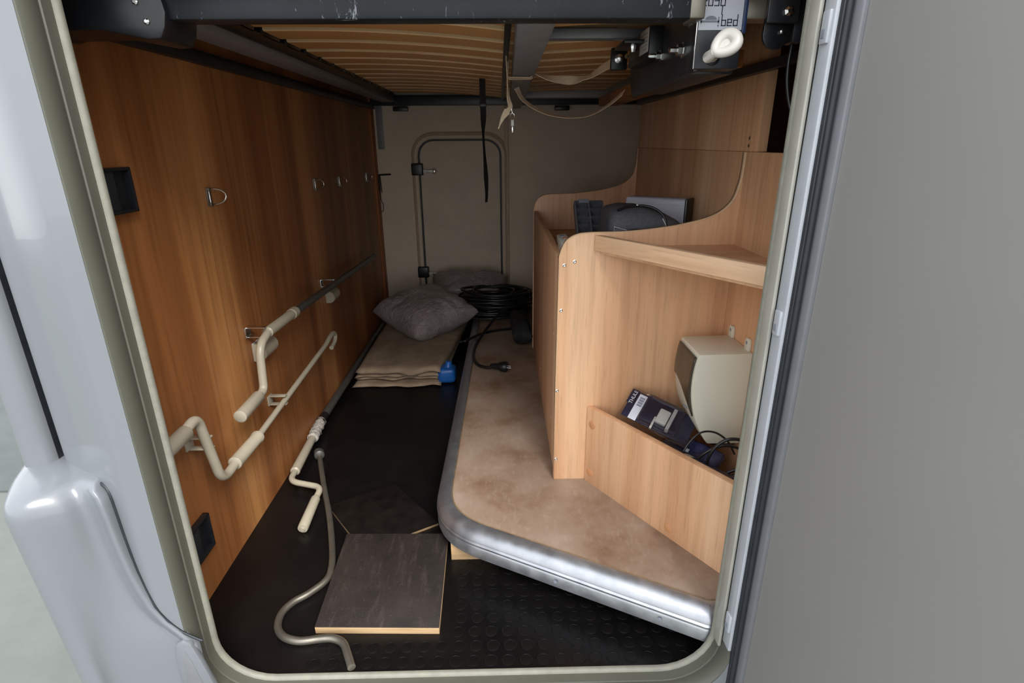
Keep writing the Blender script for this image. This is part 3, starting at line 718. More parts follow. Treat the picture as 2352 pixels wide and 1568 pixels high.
def grey_case():
    t = thing('grey_case', 'blue grey plastic case standing behind the black bag', 'case', (0.44, 0.765, 0.616))
    bm = box_bm((-0.016, -0.086, 0.0), (0.040, 0.086, 0.180), 0.008, 3)
    bmesh.ops.transform(bm, matrix=Matrix.Translation((0.426, 0.762, 0.617)) @ Matrix.Rotation(math.radians(54.5), 4, 'Z'), verts=bm.verts)
    rel(link('body', fin(bm, 'body', True, 40), 'grey_box'), t)
    X = Matrix.Translation((0.426, 0.762, 0.617)) @ Matrix.Rotation(math.radians(54.5), 4, 'Z')
    box('end_cap', (-0.017, -0.088, -0.001), (0.041, -0.081, 0.181), 'black', t, 0.003, 2, X)
    box('seam_ridge', (-0.0168, -0.081, 0.164), (-0.0150, 0.082, 0.166), 'bag_line', t, 0.0005, 2, X)
grey_case()
def grid_tray():
    t = thing('divider_tray', 'black plastic tray with rows of square compartments beside the bag', 'tray', (0.26, 0.86, 0.616))
    X = Matrix.Translation((0.262, 0.80, 0.640)) @ Matrix.Rotation(math.radians(42), 4, 'X')
    W, H, D = 0.082, 0.19, 0.03; nx, ny = 2, 6
    box('back_plate', (-W / 2, -0.02, 0), (W / 2, H - 0.02, 0.004), 'tray', t, 0.0005, 2, X)
    for i in range(nx + 1):
        x = -W / 2 + W * i / nx; box('divider', (x - 0.0022, -0.02, 0.004), (x + 0.0022, H - 0.02, D), 'tray', t, 0.0005, 2, X)
    for j in range(ny + 1):
        y = -0.02 + H * j / ny
        bm = bmesh.new(); v = [bm.verts.new(p) for p in ((-W / 2, y - 0.002, 0.004), (W / 2, y - 0.002, 0.004), (W / 2, y - 0.002, D), (-W / 2, y - 0.002, D), (-W / 2, y + 0.002, 0.004), (W / 2, y + 0.002, 0.004), (W / 2, y + 0.002, D - 0.001), (-W / 2, y + 0.002, D - 0.001))]
        for f in ((0, 1, 2, 3), (4, 5, 6, 7), (0, 1, 5, 4), (1, 2, 6, 5), (2, 3, 7, 6), (3, 0, 4, 7)): bm.faces.new([v[k] for k in f])
        bmesh.ops.transform(bm, matrix=X, verts=bm.verts)
        rel(link('divider', fin(bm, 'divider'), 'tray'), t)
    box('clip', (-0.03, H - 0.03, D), (0.0, H - 0.018, D + 0.006), 'inkgrey', t, 0.001, 2, X)
grid_tray()
t = thing('white_packet', 'white printed packet standing inside the left side of the cabinet', 'packet', (0.17, 0.55, 0.616))
X = Matrix.Translation((0.168, 0.56, 0.617)) @ Matrix.Rotation(math.radians(-8), 4, 'Y')
box('packet_body', (-0.012, -0.055, 0), (0.012, 0.075, 0.105), 'plastic_white', t, 0.003, 2, X)
box('printed_mark', (-0.002, 0.0, 0.1045), (0.008, 0.02, 0.1056), 'cap', t, 0.0002, 2, X)
box('printed_mark', (-0.006, 0.035, 0.1045), (0.004, 0.05, 0.1056), 'inkgrey', t, 0.0002, 2, X)

# ---- cream control box mounted on the right wall
def control_box():
    t = thing('control_box', 'cream plastic box with smoked window mounted above the corner pocket', 'plastic box', (0.52, 0.355, 0.31))
    prof = catmull([(0.412, 0.520, 0), (0.4065, 0.49, 0), (0.404, 0.455, 0), (0.406, 0.42, 0), (0.413, 0.385, 0), (0.425, 0.352, 0), (0.444, 0.318, 0)], 5)
    pl = [(p.x, p.y) for p in prof]
    prism('body', pl + [(0.452, 0.308), (0.5245, 0.308), (0.5245, 0.522)], 'y', 0.295, 0.415, 'box_cream', t, 0.003)
    def px(z):
        for (x0, z0), (x1, z1) in zip(pl[:-1], pl[1:]):
            if z0 >= z >= z1: return x0 + (x1 - x0) * (z0 - z) / (z0 - z1 + 1e-9)
        return pl[0][0]
    rings = []
    for i in range(13):
        u = i / 12; y = 0.4095 - 0.1085 * u
        zb = 0.437 - 0.058 * (u ** 2.2) - 0.004 * u; zt = 0.5115
        rings.append([(px(zt + (zb - zt) * k / 12) - 0.0012, y, zt + (zb - zt) * k / 12) for k in range(13)])
    loft('window', rings, 'smoked', t, thick=0.003)
    for y in (0.405, 0.318):
        pts = [(y - 0.010, 0.515)] + [(y + 0.010 * math.cos(math.radians(a)), 0.538 + 0.010 * math.sin(math.radians(a))) for a in range(180, -1, -20)] + [(y + 0.010, 0.515)]
        ear = prism('mounting_ear', pts, 'x', 0.518, 0.5245, 'box_cream', t, 0.0008)
        lathe('ear_hole', [(0.0038, 0), (0.0038, 0.0005)], (0.5179, y, 0.538), (-1, 0, 0), 'inkgrey', ear, 12)
    for k in range(3): box('vent_mark', (0.4125, 0.335 + k * 0.011, 0.376 - k * 0.003), (0.4165, 0.340 + k * 0.011, 0.379 - k * 0.003), 'inkgrey', t, 0.0003)
    box('foot', (0.47, 0.31, 0.295), (0.52, 0.40, 0.308), 'black', t, 0.002)
control_box()

# ---- things in the corner pocket
def text_mesh(name, body, size, mat, X, parent):
    cu = bpy.data.curves.new(name, 'FONT'); cu.body = body; cu.size = size; cu.align_x = 'CENTER'; cu.align_y = 'CENTER'; cu.extrude = 0.0002
    o = bpy.data.objects.new(name + '_curve', cu); COL.objects.link(o)
    dg = bpy.context.evaluated_depsgraph_get(); me = bpy.data.meshes.new_from_object(o.evaluated_get(dg))
    bpy.data.objects.remove(o); me.transform(X); me.materials.clear(); me.materials.append(M[mat])
    q = bpy.data.objects.new(name, me); COL.objects.link(q); rel(q, parent); return q
def blister_pack():
    t = thing('blister_pack', 'clear blister pack with navy card leaning in the corner pocket', 'blister pack', (0.38, 0.36, 0.2))
    A = Vector((0.318, 0.445, 0.382)); B = Vector((0.278, 0.398, 0.345)); D = Vector((0.395, 0.338, 0.318))
    e2 = (B - A).normalized(); e1 = (D - A); e1 = (e1 - e2 * e1.dot(e2)).normalized(); e3 = e1.cross(e2).normalized()
    if e3.dot(Vector((0, -0.77, 0.94)) - A) < 0: e3 = -e3
    X = Matrix(((e1.x, e2.x, e3.x, A.x), (e1.y, e2.y, e3.y, A.y), (e1.z, e2.z, e3.z, A.z), (0, 0, 0, 1)))
    W = 0.088
    box('backing_card', (0.006, 0.008, 0.0), (0.165, W - 0.004, 0.0014), 'navy', t, 0.0003, 2, X)
    box('hang_tab', (0.002, 0.006, 0.0), (0.02, 0.046, 0.0014), 'navy', t, 0.0003, 2, X)
    box('plastic_shell', (0.0, 0.0, -0.003), (0.17, W, -0.0015), 'clear', t, 0.0004, 2, X)
    bl = box('blister', (0.045, 0.006, 0.0016), (0.135, W - 0.006, 0.018), 'clear', t, 0.007, 3, X)
    lb = box('barcode_label', (0.023, 0.012, 0.0014), (0.042, W - 0.004, 0.002), 'label', t, 0.0002, 2, X)
    for k in range(11):
        box('barcode_bar', (0.027, 0.020 + k * 0.0024, 0.0019), (0.039, 0.0208 + k * 0.0024 + (0.0007 if k % 3 == 0 else 0), 0.0023), 'ink', lb, 0, 2, X)
    # lettering runs along the card's short side
    TX = X @ Matrix.Translation((0.0125, 0.028, 0.0018)) @ Matrix(((0, -1, 0, 0), (-1, 0, 0, 0), (0, 0, 1, 0), (0, 0, 0, 1)))
    text_mesh('lettering', 'THULE', 0.0125, 'label', TX, t)
    it = box('white_fitting', (0.082, 0.030, 0.002), (0.108, 0.068, 0.015), 'plastic_white', t, 0.003, 2, X)
    box('fitting_arm', (0.078, 0.056, 0.003), (0.083, 0.088, 0.012), 'plastic_white', it, 0.001, 2, X)
    box('fitting_base', (0.110, 0.018, 0.002), (0.118, 0.075, 0.016), 'sticker', it, 0.001, 2, X)
blister_pack()
t = thing('blue_pack', 'dark blue printed plastic pack lying under the cable in the pocket', 'packet', (0.43, 0.33, 0.2))
X = Matrix.Translation((0.430, 0.325, 0.268)) @ Matrix.Rotation(math.radians(-55), 4, 'Z') @ Matrix.Rotation(math.radians(30), 4, 'X')
box('pack_body', (-0.07, -0.035, -0.012), (0.07, 0.03, 0.012), 'bluepack', t, 0.005, 3, X)
box('print_mark', (-0.01, -0.036 + 0.02, 0.0118), (0.0, 0.0, 0.0125), 'label', t, 0.0002, 2, X)
t = thing('dark_pack', 'black plastic wrapped pack along the pocket board', 'packet', (0.38, 0.25, 0.2))
X = Matrix.Translation((0.400, 0.236, 0.302)) @ Matrix.Rotation(math.radians(-56), 4, 'Z') @ Matrix.Rotation(math.radians(-25), 4, 'X')
box('pack_body', (-0.085, -0.02, -0.02), (0.10, 0.03, 0.008), 'navy', t, 0.006, 3, X)
box('pack_label', (-0.02, -0.008, 0.0078), (-0.002, 0.008, 0.0086), 'plastic_cream', t, 0.0002, 2, X)
def pocket_cable():
    t = thing('coiled_cable', 'thin black cable looped in the corner pocket before the cream box', 'cable', (0.43, 0.25, 0.25))
    runs = [([(0.375, 0.24, 0.305), (0.388, 0.245, 0.335), (0.415, 0.25, 0.362), (0.447, 0.25, 0.362), (0.475, 0.245, 0.342), (0.49, 0.24, 0.315)], 0.0022),
            ([(0.432, 0.225, 0.24), (0.426, 0.222, 0.30), (0.432, 0.22, 0.335), (0.452, 0.215, 0.362), (0.478, 0.21, 0.368), (0.515, 0.2, 0.358)], 0.0034),
            ([(0.405, 0.245, 0.29), (0.425, 0.24, 0.318), (0.455, 0.235, 0.338), (0.485, 0.23, 0.338), (0.515, 0.22, 0.325)], 0.003),
            ([(0.43, 0.21, 0.245), (0.45, 0.205, 0.28), (0.475, 0.2, 0.302), (0.515, 0.19, 0.31)], 0.0034),
            ([(0.436, 0.205, 0.24), (0.456, 0.20, 0.272), (0.478, 0.195, 0.293), (0.515, 0.185, 0.30)], 0.0034),
            ([(0.36, 0.235, 0.285), (0.385, 0.222, 0.292), (0.415, 0.212, 0.275), (0.434, 0.208, 0.252)], 0.0026)]
    for p, r in runs: tube('cable_loop', catmull(p, 8), r, 'cable', t, 8)
pocket_cable()

# =================================================================== LEFT WALL FITTINGS
XL = -0.65
def d_ring(y, z, label, chrome=True):
    t = thing('lashing_ring', label, 'ring', (XL, y, z), 'lashing rings on the left wall')
    box('ring_plate', (XL, y - 0.014, z - 0.02), (XL + 0.003, y + 0.006, z + 0.02), 'steel', t, 0.001)
    pts = [(XL + 0.006, y - 0.010, z + 0.017), (XL + 0.006, y - 0.010, z - 0.017)] 
    arc = [(XL + 0.008 + 0.018 * math.cos(math.radians(a)), y + 0.004 + 0.020 * math.cos(math.radians(a)), z + 0.017 * math.sin(math.radians(a))) for a in range(-90, 91, 15)]
    tube('ring', fillet(pts + arc, 0.003, 3), 0.0022, 'chrome', t, 8, True)
    box('keeper', (XL + 0.002, y - 0.014, z + 0.012), (XL + 0.009, y - 0.004, z + 0.02), 'steel', t, 0.001)
    box('keeper', (XL + 0.002, y - 0.014, z - 0.02), (XL + 0.009, y - 0.004, z - 0.012), 'steel', t, 0.001)
d_ring(0.515, 0.83, 'metal lashing ring nearest the opening on the left wall')
d_ring(1.25, 0.806, 'second metal lashing ring from the opening on the left wall')
d_ring(1.557, 0.797, 'third metal lashing ring from the opening on the left wall')
d_ring(2.03, 0.786, 'farthest metal lashing ring on the left wall near the far corner')

def cup(y0, y1, z0, z1, label):
    t = thing('recessed_latch', label, 'latch', (XL, (y0 + y1) / 2, z0), 'black latch cups by the opening')
    w_ = 0.006
    for lo, hi in (((y0, z0), (y1, z0 + w_)), ((y0, z1 - w_), (y1, z1)), ((y0, z0), (y0 + w_, z1)), ((y1 - w_, z0), (y1, z1))):
        box('rim', (XL, lo[0], lo[1]), (XL + 0.014, hi[0], hi[1]), 'black', t, 0.002)
    box('cup_base', (XL, y0 + 0.002, z0 + 0.002), (XL + 0.002, y1 - 0.002, z1 - 0.002), 'black', t, 0)
    box('finger_bar', (XL + 0.004, y0 + 0.004, z0 + 0.004), (XL + 0.010, y0 + (y1 - y0) * 0.55, z1 - 0.004), 'rubber', t, 0.003)
cup(0.150, 0.240, 0.830, 0.905, 'upper black recessed latch cup beside the frame on the left wall')
cup(0.150, 0.238, 0.112, 0.195, 'lower black recessed latch cup beside the frame near the floor')

def clip(y, z, x1, mat, label):
    t = thing('wall_clip', label, 'clip', (XL, y, z), 'crank clips on the left wall')
    box('clip_plate', (XL, y - 0.014, z - 0.014), (XL + 0.004, y + 0.014, z + 0.014), mat, t, 0.001)
    for s_ in (-1, 1):
        box('clip_jaw', (XL + 0.003, y - 0.008, z + s_ * 0.0125 - 0.0015), (x1, y + 0.008, z + s_ * 0.0125 + 0.0015), mat, t, 0.0012)
clip(0.575, 0.490, XL + 0.05, 'chrome', 'small metal clip under the upper crank at its white sleeve')
clip(1.19, 0.467, XL + 0.05, 'chrome', 'small metal clip holding the grey tube of the upper crank')
clip(0.636, 0.27, XL + 0.048, 'plastic_cream', 'cream plastic clip holding the middle of the lower crank')
clip(0.243, 0.362, XL + 0.050, 'plastic_cream', 'cream plastic clip at the bent end of the lower crank')

def buffer(y, z, L, r, label):
    t = thing('wall_buffer', label, 'buffer', (XL, y, z), 'white buffers under the upper crank')
    pts = [(XL, z - r)] + [(XL + 0.012 + r * math.cos(math.radians(a)), z + r * math.sin(math.radians(a))) for a in range(-90, 91, 15)] + [(XL, z + r)]
    bm = bmesh.new(); va = [bm.verts.new((p[0], y - L / 2, p[1])) for p in pts]; vb = [bm.verts.new((p[0], y + L / 2, p[1])) for p in pts]
    n = len(pts); bm.faces.new(va); bm.faces.new(vb[::-1])
    for i in range(n): bm.faces.new((va[i], vb[i], vb[(i + 1) % n], va[(i + 1) % n]))
    bmesh.ops.recalc_face_normals(bm, faces=bm.faces)
    bmesh.ops.bevel(bm, geom=[e for e in bm.edges if e.calc_face_angle(0) > 0.7], offset=0.002, segments=2, affect='EDGES')
    rel(link('pad', fin(bm, 'pad', True, 35), 'plastic_cream'), t)
    box('pad_base', (XL, y - L / 2 + 0.004, z - r * 0.7), (XL + 0.004, y + L / 2 + 0.004, z + r * 1.08), 'plastic_white', t, 0.001)
buffer(0.628, 0.427, 0.085, 0.024, 'nearer white rounded buffer on the left wall by the crank bend')
buffer(1.256, 0.405, 0.075, 0.022, 'farther white rounded buffer on the left wall under the grey tube')

def crank_upper():
    t = thing('awning_crank', 'upper telescopic crank with white handle and grey tube on left wall', 'crank', (-0.6, 0.6, 0.45), 'awning cranks by the left wall'); x = -0.602
    lathe('grip', [(0.012, 0), (0.0150, 0.002), (0.0150, 0.105), (0.0115, 0.112)], (x, 0.372, 0.353), (0, 1, 0.02), 'plastic_cream', t, 20)
    tube('handle_tube', fillet([(x, 0.478, 0.355), (x, 0.512, 0.357), (x, 0.526, 0.47), (x, 0.600, 0.486)], 0.035, 8), 0.0102, 'plastic_cream', t, 14)
    lathe('sleeve', [(0.010, 0), (0.0135, 0.003), (0.0135, 0.17), (0.0155, 0.172), (0.0155, 0.2), (0.011, 0.204)], (x, 0.585, 0.485), (0, 1, -0.022), 'plastic_cream', t, 20)
    tube('telescopic_tube', [(x, 0.77, 0.481), (x, 1.82, 0.437)], 0.0115, 'tube_grey', t, 16)
    tube('end_eye', catmull([(x, 1.82, 0.437), (x, 1.85, 0.447), (x, 1.865, 0.437), (x, 1.85, 0.427)], 5), 0.003, 'tube_grey', t, 8)
crank_upper()
def crank_lower():
    t = thing('awning_crank', 'lower cream crank rod with hook end clipped to the left wall', 'crank', (-0.61, 0.4, 0.28), 'awning cranks by the left wall'); x = -0.608
    lathe('grip', [(0.009, 0), (0.0152, 0.002), (0.0152, 0.12), (0.0115, 0.125)], (x, 0.058, 0.418), (0, 1, 0.03), 'plastic_cream', t, 20)
    tube('handle_tube', fillet([(x, 0.165, 0.4215), (x, 0.222, 0.434), (x, 0.262, 0.256), (x, 0.335, 0.260)], 0.05, 10), 0.0102, 'plastic_cream', t, 14)
    lathe('sleeve', [(0.0115, 0), (0.0155, 0.003), (0.0145, 0.115), (0.0165, 0.118), (0.0165, 0.128), (0.010, 0.132)], (x, 0.322, 0.261), (0, 1, -0.02), 'plastic_cream', t, 20)
    rod = tube('rod', [(x, 0.44, 0.2575), (x, 1.04, 0.288)], 0.0078, 'plastic_cream', t, 12)
    hk = [(x, 1.03, 0.2875), (x, 1.085, 0.297), (x, 1.125, 0.298), (x, 1.145, 0.282), (x, 1.128, 0.264), (x, 1.085, 0.256)]
    tube('hook', catmull(hk, 6), 0.0078, 'plastic_cream', t, 12)
crank_lower()
def crank_floor():
    t = thing('awning_crank', 'crank with cream handle lying on the floor along the left wall', 'crank', (-0.6, 0.7, 0.0), 'awning cranks by the left wall')
    lathe('grip', [(0.006, -0.004), (0.006, 0), (0.0125, 0.001), (0.0135, 0.006), (0.0125, 0.112), (0.009, 0.12)], (-0.516, 0.405, 0.0145), (-0.002, 1, 0.10), 'plastic_cream', t, 20)
    tube('handle_tube', fillet([(-0.516, 0.515, 0.026), (-0.514, 0.565, 0.03), (-0.615, 0.597, 0.03), (-0.617, 0.665, 0.03)], 0.03, 8), 0.0085, 'plastic_cream', t, 14)
    lathe('sleeve', [(0.0105, 0), (0.0140, 0.003), (0.0125, 0.20), (0.011, 0.24)], (-0.6165, 0.645, 0.030), (-0.055, 1, 0), 'plastic_cream', t, 20)
    w_ = []
    for k in range(15): w_.append((-0.627 - 0.008 * k / 14, 0.84 + 0.12 * k / 14, 0.029))
    bm = bmesh.new(); tube_into(bm, w_, lambda i: 0.0165 + 0.0035 * math.sin(i * 2.3), 14)
    for v in bm.verts:
        n_ = noise.noise(v.co * 90) * 0.004; c_ = Vector((-0.631, v.co.y, 0.029)); v.co += (v.co - c_).normalized() * n_
    rel(link('plastic_wrap', fin(bm, 'plastic_wrap', True), 'bubble'), t)
    lathe('collar', [(0.0155, 0), (0.0155, 0.05), (0.013, 0.055)], (-0.6345, 0.955, 0.0295), (0, 1, 0), 'black', t, 16)
    tube('telescopic_tube', [(-0.635, 1.0, 0.030), (-0.635, 2.05, 0.030)], 0.0138, 'tube_grey', t, 16)
crank_floor()
def wheel_crank():
    t = thing('steel_wheel_crank', 'bent bare steel crank rod lying beside the square board', 'crank', (-0.45, 0.3, 0.0))
    pts = [(-0.583, 0.765, 0.013), (-0.52, 0.60, 0.011), (-0.462, 0.455, 0.011), (-0.421, 0.335, 0.012), (-0.404, 0.27, 0.013), (-0.4045, 0.23, 0.012), (-0.432, 0.194, 0.010), (-0.458, 0.170, 0.010), (-0.472, 0.140, 0.010),
           (-0.466, 0.104, 0.010), (-0.444, 0.080, 0.010), (-0.41, 0.070, 0.010), (-0.372, 0.074, 0.010), (-0.345, 0.074, 0.010), (-0.322, 0.062, 0.010), (-0.306, 0.035, 0.010), (-0.292, 0.008, 0.010)]
    tube('rod', catmull(pts, 7), 0.0078, 'steel', t, 14)
    lathe('socket', [(0.009, 0), (0.0155, 0.004), (0.0165, 0.022), (0.0135, 0.027)], (-0.578, 0.752, 0.0175), (-0.36, 0.93, 0), 'tube_grey', t, 16)
wheel_crank()

# =================================================================== BOARDS ON THE FLOOR
def ply(name, poly, z0, th, label, X=None, mats=('plywood_edge', 'film')):
    cx = sum(p[0] for p in poly) / len(poly); cy = sum(p[1] for p in poly) / len(poly)
    t = thing(name, label, 'board', (cx, cy, 0.0), 'film faced plywood boards on the floor')
    for nm, a, b, m in (('core', z0, z0 + th - 0.002, mats[0]), ('film_face', z0 + th - 0.002, z0 + th, mats[1])):
        o = prism(nm, poly, 'z', a, b, m, t, 0.0008)
        if X is not None: o.data.transform(X)
    return t
a = Vector((-0.388, 0.096)); b = Vector((-0.135, 0.088)); c = Vector((-0.140, 0.362)); d = Vector((-0.392, 0.368))
tilt = Matrix.Translation((0, 0.09, 0)) @ Matrix.Rotation(math.radians(2.0), 4, 'X') @ Matrix.Translation((0, -0.09, 0))
ply('square_board', [tuple(a), tuple(b), tuple(c), tuple(d)], 0.0, 0.0185, 'dark square board with pale plywood edges on the floor in front', tilt)
ply('square_board', [(-0.344, 0.328), (-0.172, 0.428), (-0.318, 0.607), (-0.482, 0.509)], 0.0, 0.0085, 'dark plywood board lying askew behind and under the front board', None, ('ply_dim', 'film_dark'))

# =================================================================== FAR END CLUTTER
def blanket():
    t = thing('folded_blanket', 'folded beige felt blanket on the floor at the far end', 'blanket', (-0.4, 1.6, 0.0))
    for li in range(4):
        z0 = (0.002, 0.014, 0.032, 0.048)[li]; th = (0.011, 0.017, 0.015, 0.027)[li]
        x0, x1 = -0.612 + 0.004 * li, -0.252 + 0.006 * ((li * 5) % 3); y0, y1 = 1.305 + 0.006 * ((li * 7) % 4) - 0.004 * (li == 3), 2.02
        nx, ny = 30, 30; bm = bmesh.new(); top = []; bot = []
        for j in range(ny + 1):
            rt, rb = [], []
            for i in range(nx + 1):
                u, v = i / nx, j / ny
                x = x0 + (x1 - x0) * u + 0.09 * max(0, v - 0.05) * u * (1 if li == 3 else 0.6); y = y0 + (y1 - y0) * v
                w_ = noise.noise(Vector((x * 9, y * 9, li * 3.1))) * 0.012
                y += (noise.noise(Vector((x * 12, li * 2.0, 0))) * 0.04 + (-0.012, 0.012, 0.004, 0.0)[li]) * (1 - v) ** 3
                e_ = min(u, 1 - u) * 14; e2_ = v * 26
                k = min(1, math.sqrt(max(0, 1 - (1 - min(1, e_)) ** 2))) * min(1, math.sqrt(max(0, 1 - (1 - min(1, e2_)) ** 2)))
                sag = w_ * 0.6 * li / 3
                zc = z0 + th / 2 + sag * 0.8
                rt.append(bm.verts.new((x, y, max(0.001, zc + th / 2 * k)))); rb.append(bm.verts.new((x, y, max(0.001, zc - th / 2 * k))))
            top.append(rt); bot.append(rb)
        for g, fl in ((top, 0), (bot, 1)):
            for j in range(ny):
                for i in range(nx):
                    q = (g[j][i], g[j][i + 1], g[j + 1][i + 1], g[j + 1][i]); bm.faces.new(q[::-1] if fl else q)
        bmesh.ops.remove_doubles(bm, verts=bm.verts, dist=0.0002)
        rel(link('fold_layer', fin(bm, 'fold_layer', True), 'felt'), t)
blanket()
def cushion(name, label, loc, size, rot, mat, seed, cat):
    n = 36; bm = bmesh.new(); sh = []
    for sgn in (1, -1):
        g = []
        for j in range(n + 1):
            r = []
            for i in range(n + 1):
                u, v = -1 + 2 * i / n, -1 + 2 * j / n
                h = (max(0, 1 - u ** 4) * max(0, 1 - v ** 4)) ** 0.62
                pin = 1 - 0.10 * (1 - abs(u)) ** 1 * (abs(v) ** 3); pin2 = 1 - 0.10 * (1 - abs(v)) * (abs(u) ** 3)
                x = u * size[0] / 2 * pin2; y = v * size[1] / 2 * pin
                wr = noise.noise(Vector((x * 18 + seed, y * 18, sgn))) * 0.012 + (1 - abs(noise.noise(Vector((x * 30 + seed, y * 16, sgn))))) ** 6 * 0.008
                r.append(bm.verts.new((x, y, sgn * (size[2] / 2 * h + wr * h))))
            g.append(r)
        for j in range(n):
            for i in range(n):
                q = (g[j][i], g[j][i + 1], g[j + 1][i + 1], g[j + 1][i]); bm.faces.new(q if sgn > 0 else q[::-1])
    bmesh.ops.remove_doubles(bm, verts=bm.verts, dist=0.0005)
    o = link(name, fin(bm, name, True), mat); o.location = loc; o.rotation_euler = [math.radians(a) for a in rot]
    return tag(o, label, cat)
cushion('pillow', 'grey pillow in clear plastic wrap lying on the folded blanket', (-0.375, 1.835, 0.165), (0.37, 0.40, 0.17), (6, -8, 40), 'pillow', 1.0, 'pillow')
cushion('pillow', 'second grey pillow behind the wrapped one against the far wall', (-0.18, 2.13, 0.195), (0.42, 0.24, 0.16), (22, 0, -4), 'pillow', 5.0, 'pillow')
t = thing('blue_container', 'small blue plastic bottle squeezed between blanket and platform', 'bottle', (-0.228, 1.33, 0.0))
bmx = box_bm((-0.266, 1.325, 0.0005), (-0.196, 1.40, 0.066), 0.018, 4)
for v in bmx.verts:
    v.co.x += noise.noise(v.co * 30) * 0.006; v.co.y += noise.noise(v.co * 25 + Vector((5, 0, 0))) * 0.006
rel(link('bottle_body', fin(bmx, 'bottle_body', True), 'blue'), t)
lathe('neck', [(0.02, 0), (0.016, 0.008), (0.013, 0.018), (0.013, 0.026)], (-0.226, 1.362, 0.062), (0.15, 0.1, 1), 'blue', t, 14)
def ext_cable():
    t = thing('extension_cable', 'black extension cable coiled on the platform with plug hanging forward', 'cable', (-0.02, 1.9, ZP))
    bm = bmesh.new()
    for k in range(40):
        R_ = 0.145 + random.uniform(-0.075, 0.03); cx = -0.03 + random.uniform(-0.02, 0.02); cy = 1.93 + random.uniform(-0.02, 0.02); cz = ZP + 0.009 + 0.0030 * k
        ph = random.uniform(0, 6.28); tl = random.uniform(-0.022, 0.022)
        pts = [(cx + R_ * 1.12 * math.cos(a), cy + R_ * 0.85 * math.sin(a), max(ZP + 0.008, cz + tl * math.cos(a - ph) + 0.004 * math.sin(3 * a + ph))) for a in [2 * math.pi * i / 36 for i in range(36)]]
        tube_into(bm, pts, 0.0062, 8, closed=True)
    rel(link('coil', fin(bm, 'coil', True), 'cable'), t)
    tube('lead', catmull([(0.10, 1.83, 0.20), (0.06, 1.72, 0.215), (0.0, 1.64, 0.215), (-0.06, 1.55, 0.175), (-0.105, 1.46, 0.135), (-0.118, 1.39, ZP + 0.007), (-0.116, 1.31, ZP + 0.007), (-0.095, 1.235, ZP + 0.007), (-0.062, 1.20, ZP + 0.010), (-0.04, 1.19, ZP + 0.016)], 8), 0.0062, 'cable', t, 10)
    tube('lead', catmull([(-0.19, 1.56, 0.10), (-0.16, 1.50, ZP + 0.012), (-0.10, 1.60, ZP + 0.007), (-0.03, 1.65, ZP + 0.007), (0.06, 1.685, ZP + 0.007), (0.11, 1.75, ZP + 0.01), (0.11, 1.85, ZP + 0.03)], 8), 0.0062, 'cable', t, 10)
    p = lathe('plug', [(0.0075, 0), (0.010, 0.008), (0.013, 0.03), (0.019, 0.042), (0.0205, 0.062), (0.018, 0.066)], (-0.045, 1.192, ZP + 0.0195), (0.95, -0.25, 0.02), 'black', t, 16)
    for s_ in (-1, 1): tube('plug_pin', [(0.016, 1.176 + s_ * 0.009, ZP + 0.021), (0.033, 1.172 + s_ * 0.009, ZP + 0.021)], 0.0024, 'chrome', p, 8)
ext_cable()
def soft_lump():
    # dark soft lump against the cabinet behind the coil
    t = cushion('dark_lump', 'dark soft lump between the cable coil and the cabinet', (0.082, 1.56, ZP + 0.056), (0.085, 0.30, 0.10), (0, 0, 2), 'black_strap', 9.0, 'bag')
soft_lump()
t = thing('door_hook', 'thin black hook with short chain in the far left corner', 'hook', (-0.62, YF - 0.01, 0.76))
tube('hook_arm', fillet([(-0.640, YF - 0.006, 0.70), (-0.640, YF - 0.012, 0.782), (-0.575, YF - 0.02, 0.785)], 0.008, 4), 0.0045, 'black', t, 8)
tube('hook_wire', [(-0.634, YF - 0.012, 0.775), (-0.630, YF - 0.010, 0.69)], 0.002, 'black', t, 6)
tube('chain', catmull([(-0.640, YF - 0.006, 0.70), (-0.638, YF - 0.006, 0.65), (-0.630, YF - 0.008, 0.63), (-0.632, YF - 0.006, 0.60), (-0.642, YF - 0.006, 0.59)], 6), 0.002, 'black', t, 6)

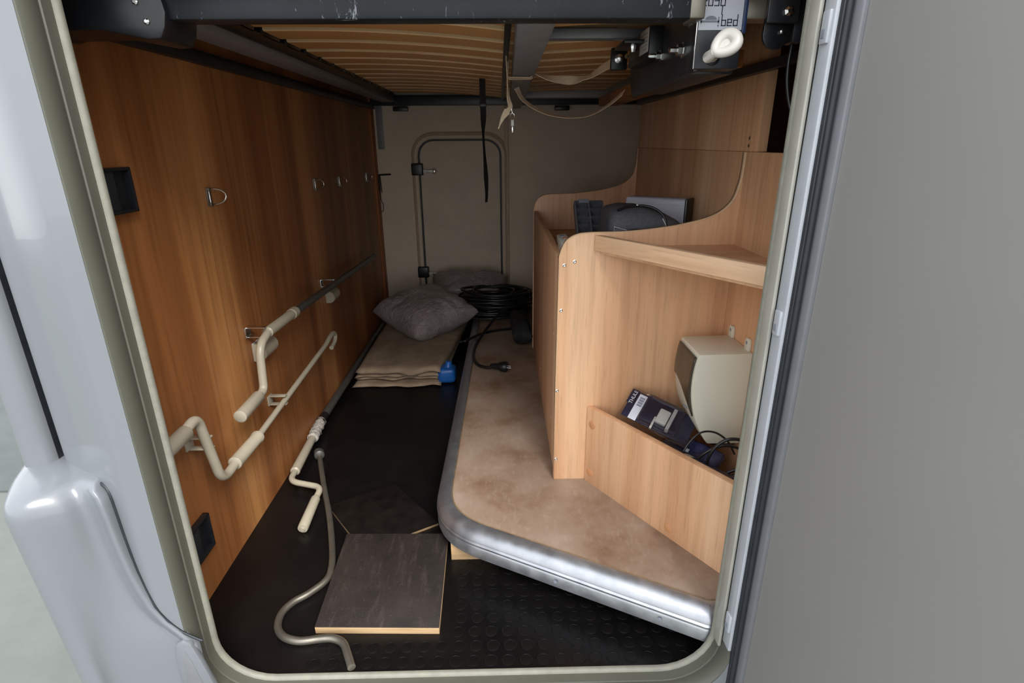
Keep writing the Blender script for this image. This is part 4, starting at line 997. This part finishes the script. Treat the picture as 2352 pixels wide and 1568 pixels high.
# =================================================================== STRAPS AND KEYS
def straps():
    t = thing('cream_strap', 'cream webbing strap wound round the centre beam with loose tail', 'strap', (0.05, 0.9, 1.1))
    y = 0.78
    ribbon('strap_wrap', fillet([(0.024, y, 1.142), (0.022, y, 1.095), (0.085, y + 0.004, 1.095), (0.088, y + 0.004, 1.142)], 0.006, 4), 0.02, [(0, 1, 0)] * 2, 'strap', t)
    ribbon('strap_wrap', fillet([(0.026, y + 0.034, 1.142), (0.024, y + 0.034, 1.094), (0.088, y + 0.03, 1.094), (0.091, y + 0.03, 1.142)], 0.006, 4), 0.02, [(0, 1, 0)] * 2, 'strap', t)
    ribbon('strap_tail', catmull([(0.020, 0.66, 1.142), (0.020, 0.69, 1.115), (0.022, 0.70, 1.07), (0.024, 0.70, 1.04), (0.028, 0.70, 1.022), (0.020, 0.70, 1.012), (0.008, 0.70, 0.995), (-0.002, 0.70, 0.972)], 6),
           lambda u: 0.013 if u < 0.7 else 0.02 * max(0.15, (1 - u) * 3.2), [(0.2, 1, 0), (0.1, 1, 0), (0.7, 0.6, 0), (0.9, 0.2, 0.3), (0.9, 0.1, 0.3)], 'strap', t)
    ribbon('strap_run', catmull([(0.088, 0.79, 1.108), (0.13, 0.78, 1.094), (0.18, 0.76, 1.086), (0.215, 0.72, 1.088), (0.25, 0.66, 1.105), (0.27, 0.61, 1.115)], 6), 0.023,
           [(0, 1, 0.2), (0, 0.8, 0.6), (0.1, 0.5, 1), (0, 1, 0.2), (0.3, 0.3, 1), (0.2, 0.3, 1)], 'strap', t)
    t = thing('cream_strap', 'cream webbing strap sagging low between beam and right side plate', 'strap', (0.2, 1.0, 1.0))
    ribbon('strap_run', catmull([(0.052, 1.0, 1.09), (0.075, 1.0, 1.055), (0.135, 1.0, 1.022), (0.20, 0.98, 1.008), (0.255, 0.94, 1.01), (0.30, 0.87, 1.035), (0.325, 0.80, 1.06)], 6), 0.022,
           [(0.3, 0.6, 0.6), (0, 1, 0.6), (0, 1, 0.3), (0, 1, 0.05), (0, 1, 0.1), (0.2, 1, 0.4)], 'strap', t)
    t = thing('black_strap', 'narrow black strap hanging from the slats before the far hatch', 'strap', (-0.05, 1.4, 0.9))
    ribbon('strap_body', catmull([(-0.058, 1.40, 1.165), (-0.058, 1.40, 1.10), (-0.057, 1.40, 1.03), (-0.059, 1.40, 0.97), (-0.056, 1.40, 0.90), (-0.052, 1.40, 0.82), (-0.051, 1.40, 0.76), (-0.053, 1.40, 0.725)], 6),
           0.022, [(1, 0, 0), (1, 0, 0), (0.9, 0.4, 0), (0.3, 1, 0), (0.35, 1, 0), (0.8, 0.8, 0), (0.5, 1, 0), (0.4, 1, 0)], 'black_strap', t)
    box('buckle', (-0.071, 1.396, 1.062), (-0.045, 1.404, 1.075), 'black', t, 0.001)
    t = thing('key_bunch', 'small silver key hanging from the end of the cream strap', 'key', (0.03, 0.7, 1.0))
    c = Vector((0.033, 0.70, 1.0))
    tube('split_ring', [c + Vector((0.0055 * math.cos(a), 0.001 * math.sin(a), 0.0075 * math.sin(a))) for a in [2 * math.pi * k / 20 for k in range(20)]], 0.0007, 'chrome', t, 6, True)
    tube('wire', [(0.031, 0.70, 1.018), (0.033, 0.70, 1.0075)], 0.0007, 'chrome', t, 6)
    box('key_head', (0.0295, 0.6992, 0.978), (0.0365, 0.7008, 0.993), 'plastic_white', t, 0.0007)
    box('key_blade', (0.0315, 0.6994, 0.963), (0.0345, 0.7006, 0.979), 'chrome', t, 0.0004)
straps()
